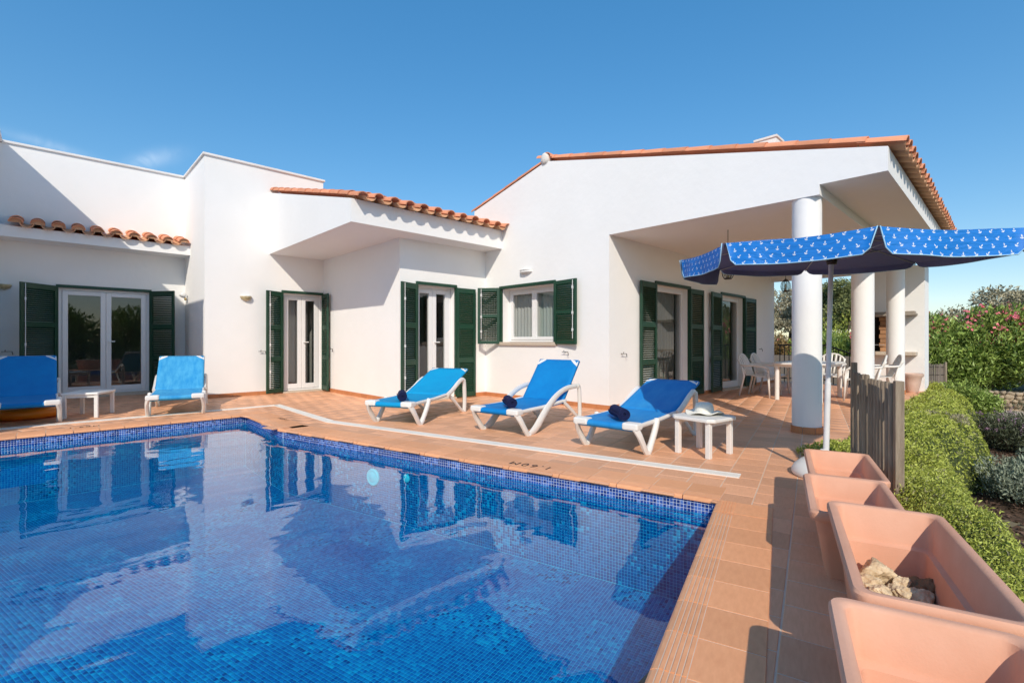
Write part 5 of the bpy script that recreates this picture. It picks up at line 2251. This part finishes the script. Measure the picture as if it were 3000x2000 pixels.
# brushwood screen
bs = thing('brushwood_screen', 'grey brushwood screen between barbecue wall and oleanders', 'screen')
B0, B1 = V(17.2, 2.6), V(18.3, 1.35)
for k in range(64):
    s = k / 63
    p = B0 * (1 - s) + B1 * s
    m = MB()
    m.tube([(p[0] + random.uniform(-.01, .01), p[1], -.6), (p[0] + random.uniform(-.02, .02), p[1] + random.uniform(-.01, .01), .50 + random.uniform(-.05, .03))], .014, 5)
    m.build('reed', 'brushwood', bs)
for zz in (-.1, .2, .42):
    m = MB()
    m.tube([(B0[0] - .02, B0[1], zz), (B1[0] - .02, B1[1], zz)], .006, 5)
    m.build('wire', 'iron_dark', bs)
m = MB()
m.tube([(B1[0], B1[1] - .03, -.6), (B1[0], B1[1] - .03, .56)], .03, 8)
m.build('post', 'weathered_wood', bs)
# low garden wall behind the railing
m = MB()
m.box(20.2, 20.5, 2.8, 9.5, -.6, .62)
tag(m.build('garden_wall', 'brushwood'), 'low grey garden wall seen through the black railing', 'wall')

# oleanders
OL = [(22.6, 2.55, 1.75, 2.95, 'tall pink flowering oleander just right of the barbecue wall', 41),
      (23.9, .70, 1.70, 3.0, 'tall pink flowering oleander in the middle of the row', 42),
      (25.0, -1.20, 1.75, 2.9, 'tall pink flowering oleander near the right edge', 43),
      (26.2, -3.3, 1.9, 3.0, 'tall pink flowering oleander at the very right edge', 44)]
for (x, y, r, hh, lab, sd) in OL:
    bush('oleander', lab, 'shrub', (x, y, -.6), r, hh + .35, 30000, (.19, .28), 'leaf_oleander', 'pink oleanders in the garden', blossoms=230, bl_size=.15, bl_top=.42, upright=.55, nblob=24, seed=sd)
# shrubs seen through the porch
bush('garden_bush', 'reddish green bush seen through the porch left of the first column', 'shrub', (22.2, 7.6, -.6), 1.7, 2.6, 12000, (.15, .3), 'leaf_reddish', nblob=20, seed=51, blossoms=30, bl_size=.07)
bush('garden_bush', 'lush green bush seen between the first and second columns', 'shrub', (22.8, 5.2, -.6), 1.7, 2.35, 14000, (.15, .28), 'leaf_oleander', nblob=20, seed=52)
bush('garden_bush', 'pale yellow green bush behind the umbrella pole', 'shrub', (25.2, 5.3, -.6), 1.7, 3.5, 12000, (.13, .3), 'leaf_cover', nblob=20, seed=53)

# scrub trees on the skyline
def tree(label, loc, ht, crown_r, material, n_leaf, seed, leaf=(.12, .3), lean=0.0):
    r = np.random.default_rng(seed)
    t = thing('scrub_tree', label, 'tree', loc, 0, 'scrub trees on the skyline')
    tr = MB()
    top = V(lean, 0, ht * .55)
    tr.tube(spline([(0, 0, -.1), (lean * .3, .05, ht * .25), tuple(top)], 8), [.13 - .008 * i for i in range(9)], 8)
    tr.build('trunk', 'branch', t, smooth=True)
    blobs = []
    lb = MB()
    for k in range(15):
        a = r.uniform(0, 2 * PI)
        q = crown_r * math.sqrt(r.random()) * .8
        z = ht * r.uniform(.50, .88)
        c = (lean + q * math.cos(a), q * math.sin(a), z)
        s = crown_r * r.uniform(.24, .40)
        blobs.append((*c, s, s, s * .7))
        lb.tube(spline([tuple(top * .8), ((top[0] + c[0]) / 2, c[1] / 2, (top[2] + c[2]) / 2 - .1), c], 6), [.05 - .006 * i for i in range(7)], 5)
        for j in range(4):
            e = V(*c) + r.normal(0, s * .45, 3)
            lb.tube([c, tuple((V(*c) + e) / 2), tuple(e)], [.014, .01, .004], 4)
    lb.build('limbs', 'twig_grey', t, smooth=True)
    C, D = blob_points(blobs, n_leaf, shell=.6)
    D = D + rng.normal(0, .8, D.shape)
    ln = leaf[0] * rng.uniform(.6, 1.3, len(C))
    tag(leaf_cloud('crown', C, D, ln, ln * leaf[1], material, t), kind='stuff')
    return t
tree('grey green scrub tree rising behind the porch columns', (27.5, 5.6, -.6), 5.2, 2.3, 'leaf_olive', 21600, 71, leaf=(.17, .34))
tree('thin dry topped tree behind the porch, left of the others', (28.5, 8.2, -.6), 5.0, 1.9, 'leaf_dry', 10800, 72, leaf=(.17, .34))
tree('brownish scrub tree above the oleander row', (30.0, .3, -.6), 4.1, 3.0, 'leaf_dry', 21600, 73, leaf=(.17, .34))
tree('rounded green scrub tree above the oleanders at right', (31.0, -2.2, -.6), 4.0, 2.2, 'leaf_olive', 19200, 74, leaf=(.17, .34))
tree('low olive scrub tree at the right edge skyline', (30.5, -5.2, -.6), 3.4, 2.8, 'leaf_olive', 21600, 75, leaf=(.17, .34))
# planting across the garden behind the viewer, mirrored in the glass door
bush('garden_bush', 'leafy bush mirrored in the left pane of the glass door', 'shrub', (.4, -12.0, -.6), 1.9, 4.2, 9000, (.22, .36), 'leaf_oleander', nblob=20, seed=81)
bush('garden_bush', 'leafy bush mirrored in the right pane of the glass door', 'shrub', (3.6, -12.4, -.6), 2.0, 4.4, 9000, (.22, .36), 'leaf_oleander', nblob=20, seed=82)
bush('garden_bush', 'leafy bush mirrored beyond the glass door panes', 'shrub', (7.2, -12.2, -.6), 2.0, 4.0, 8000, (.22, .36), 'leaf_oleander', nblob=20, seed=83)
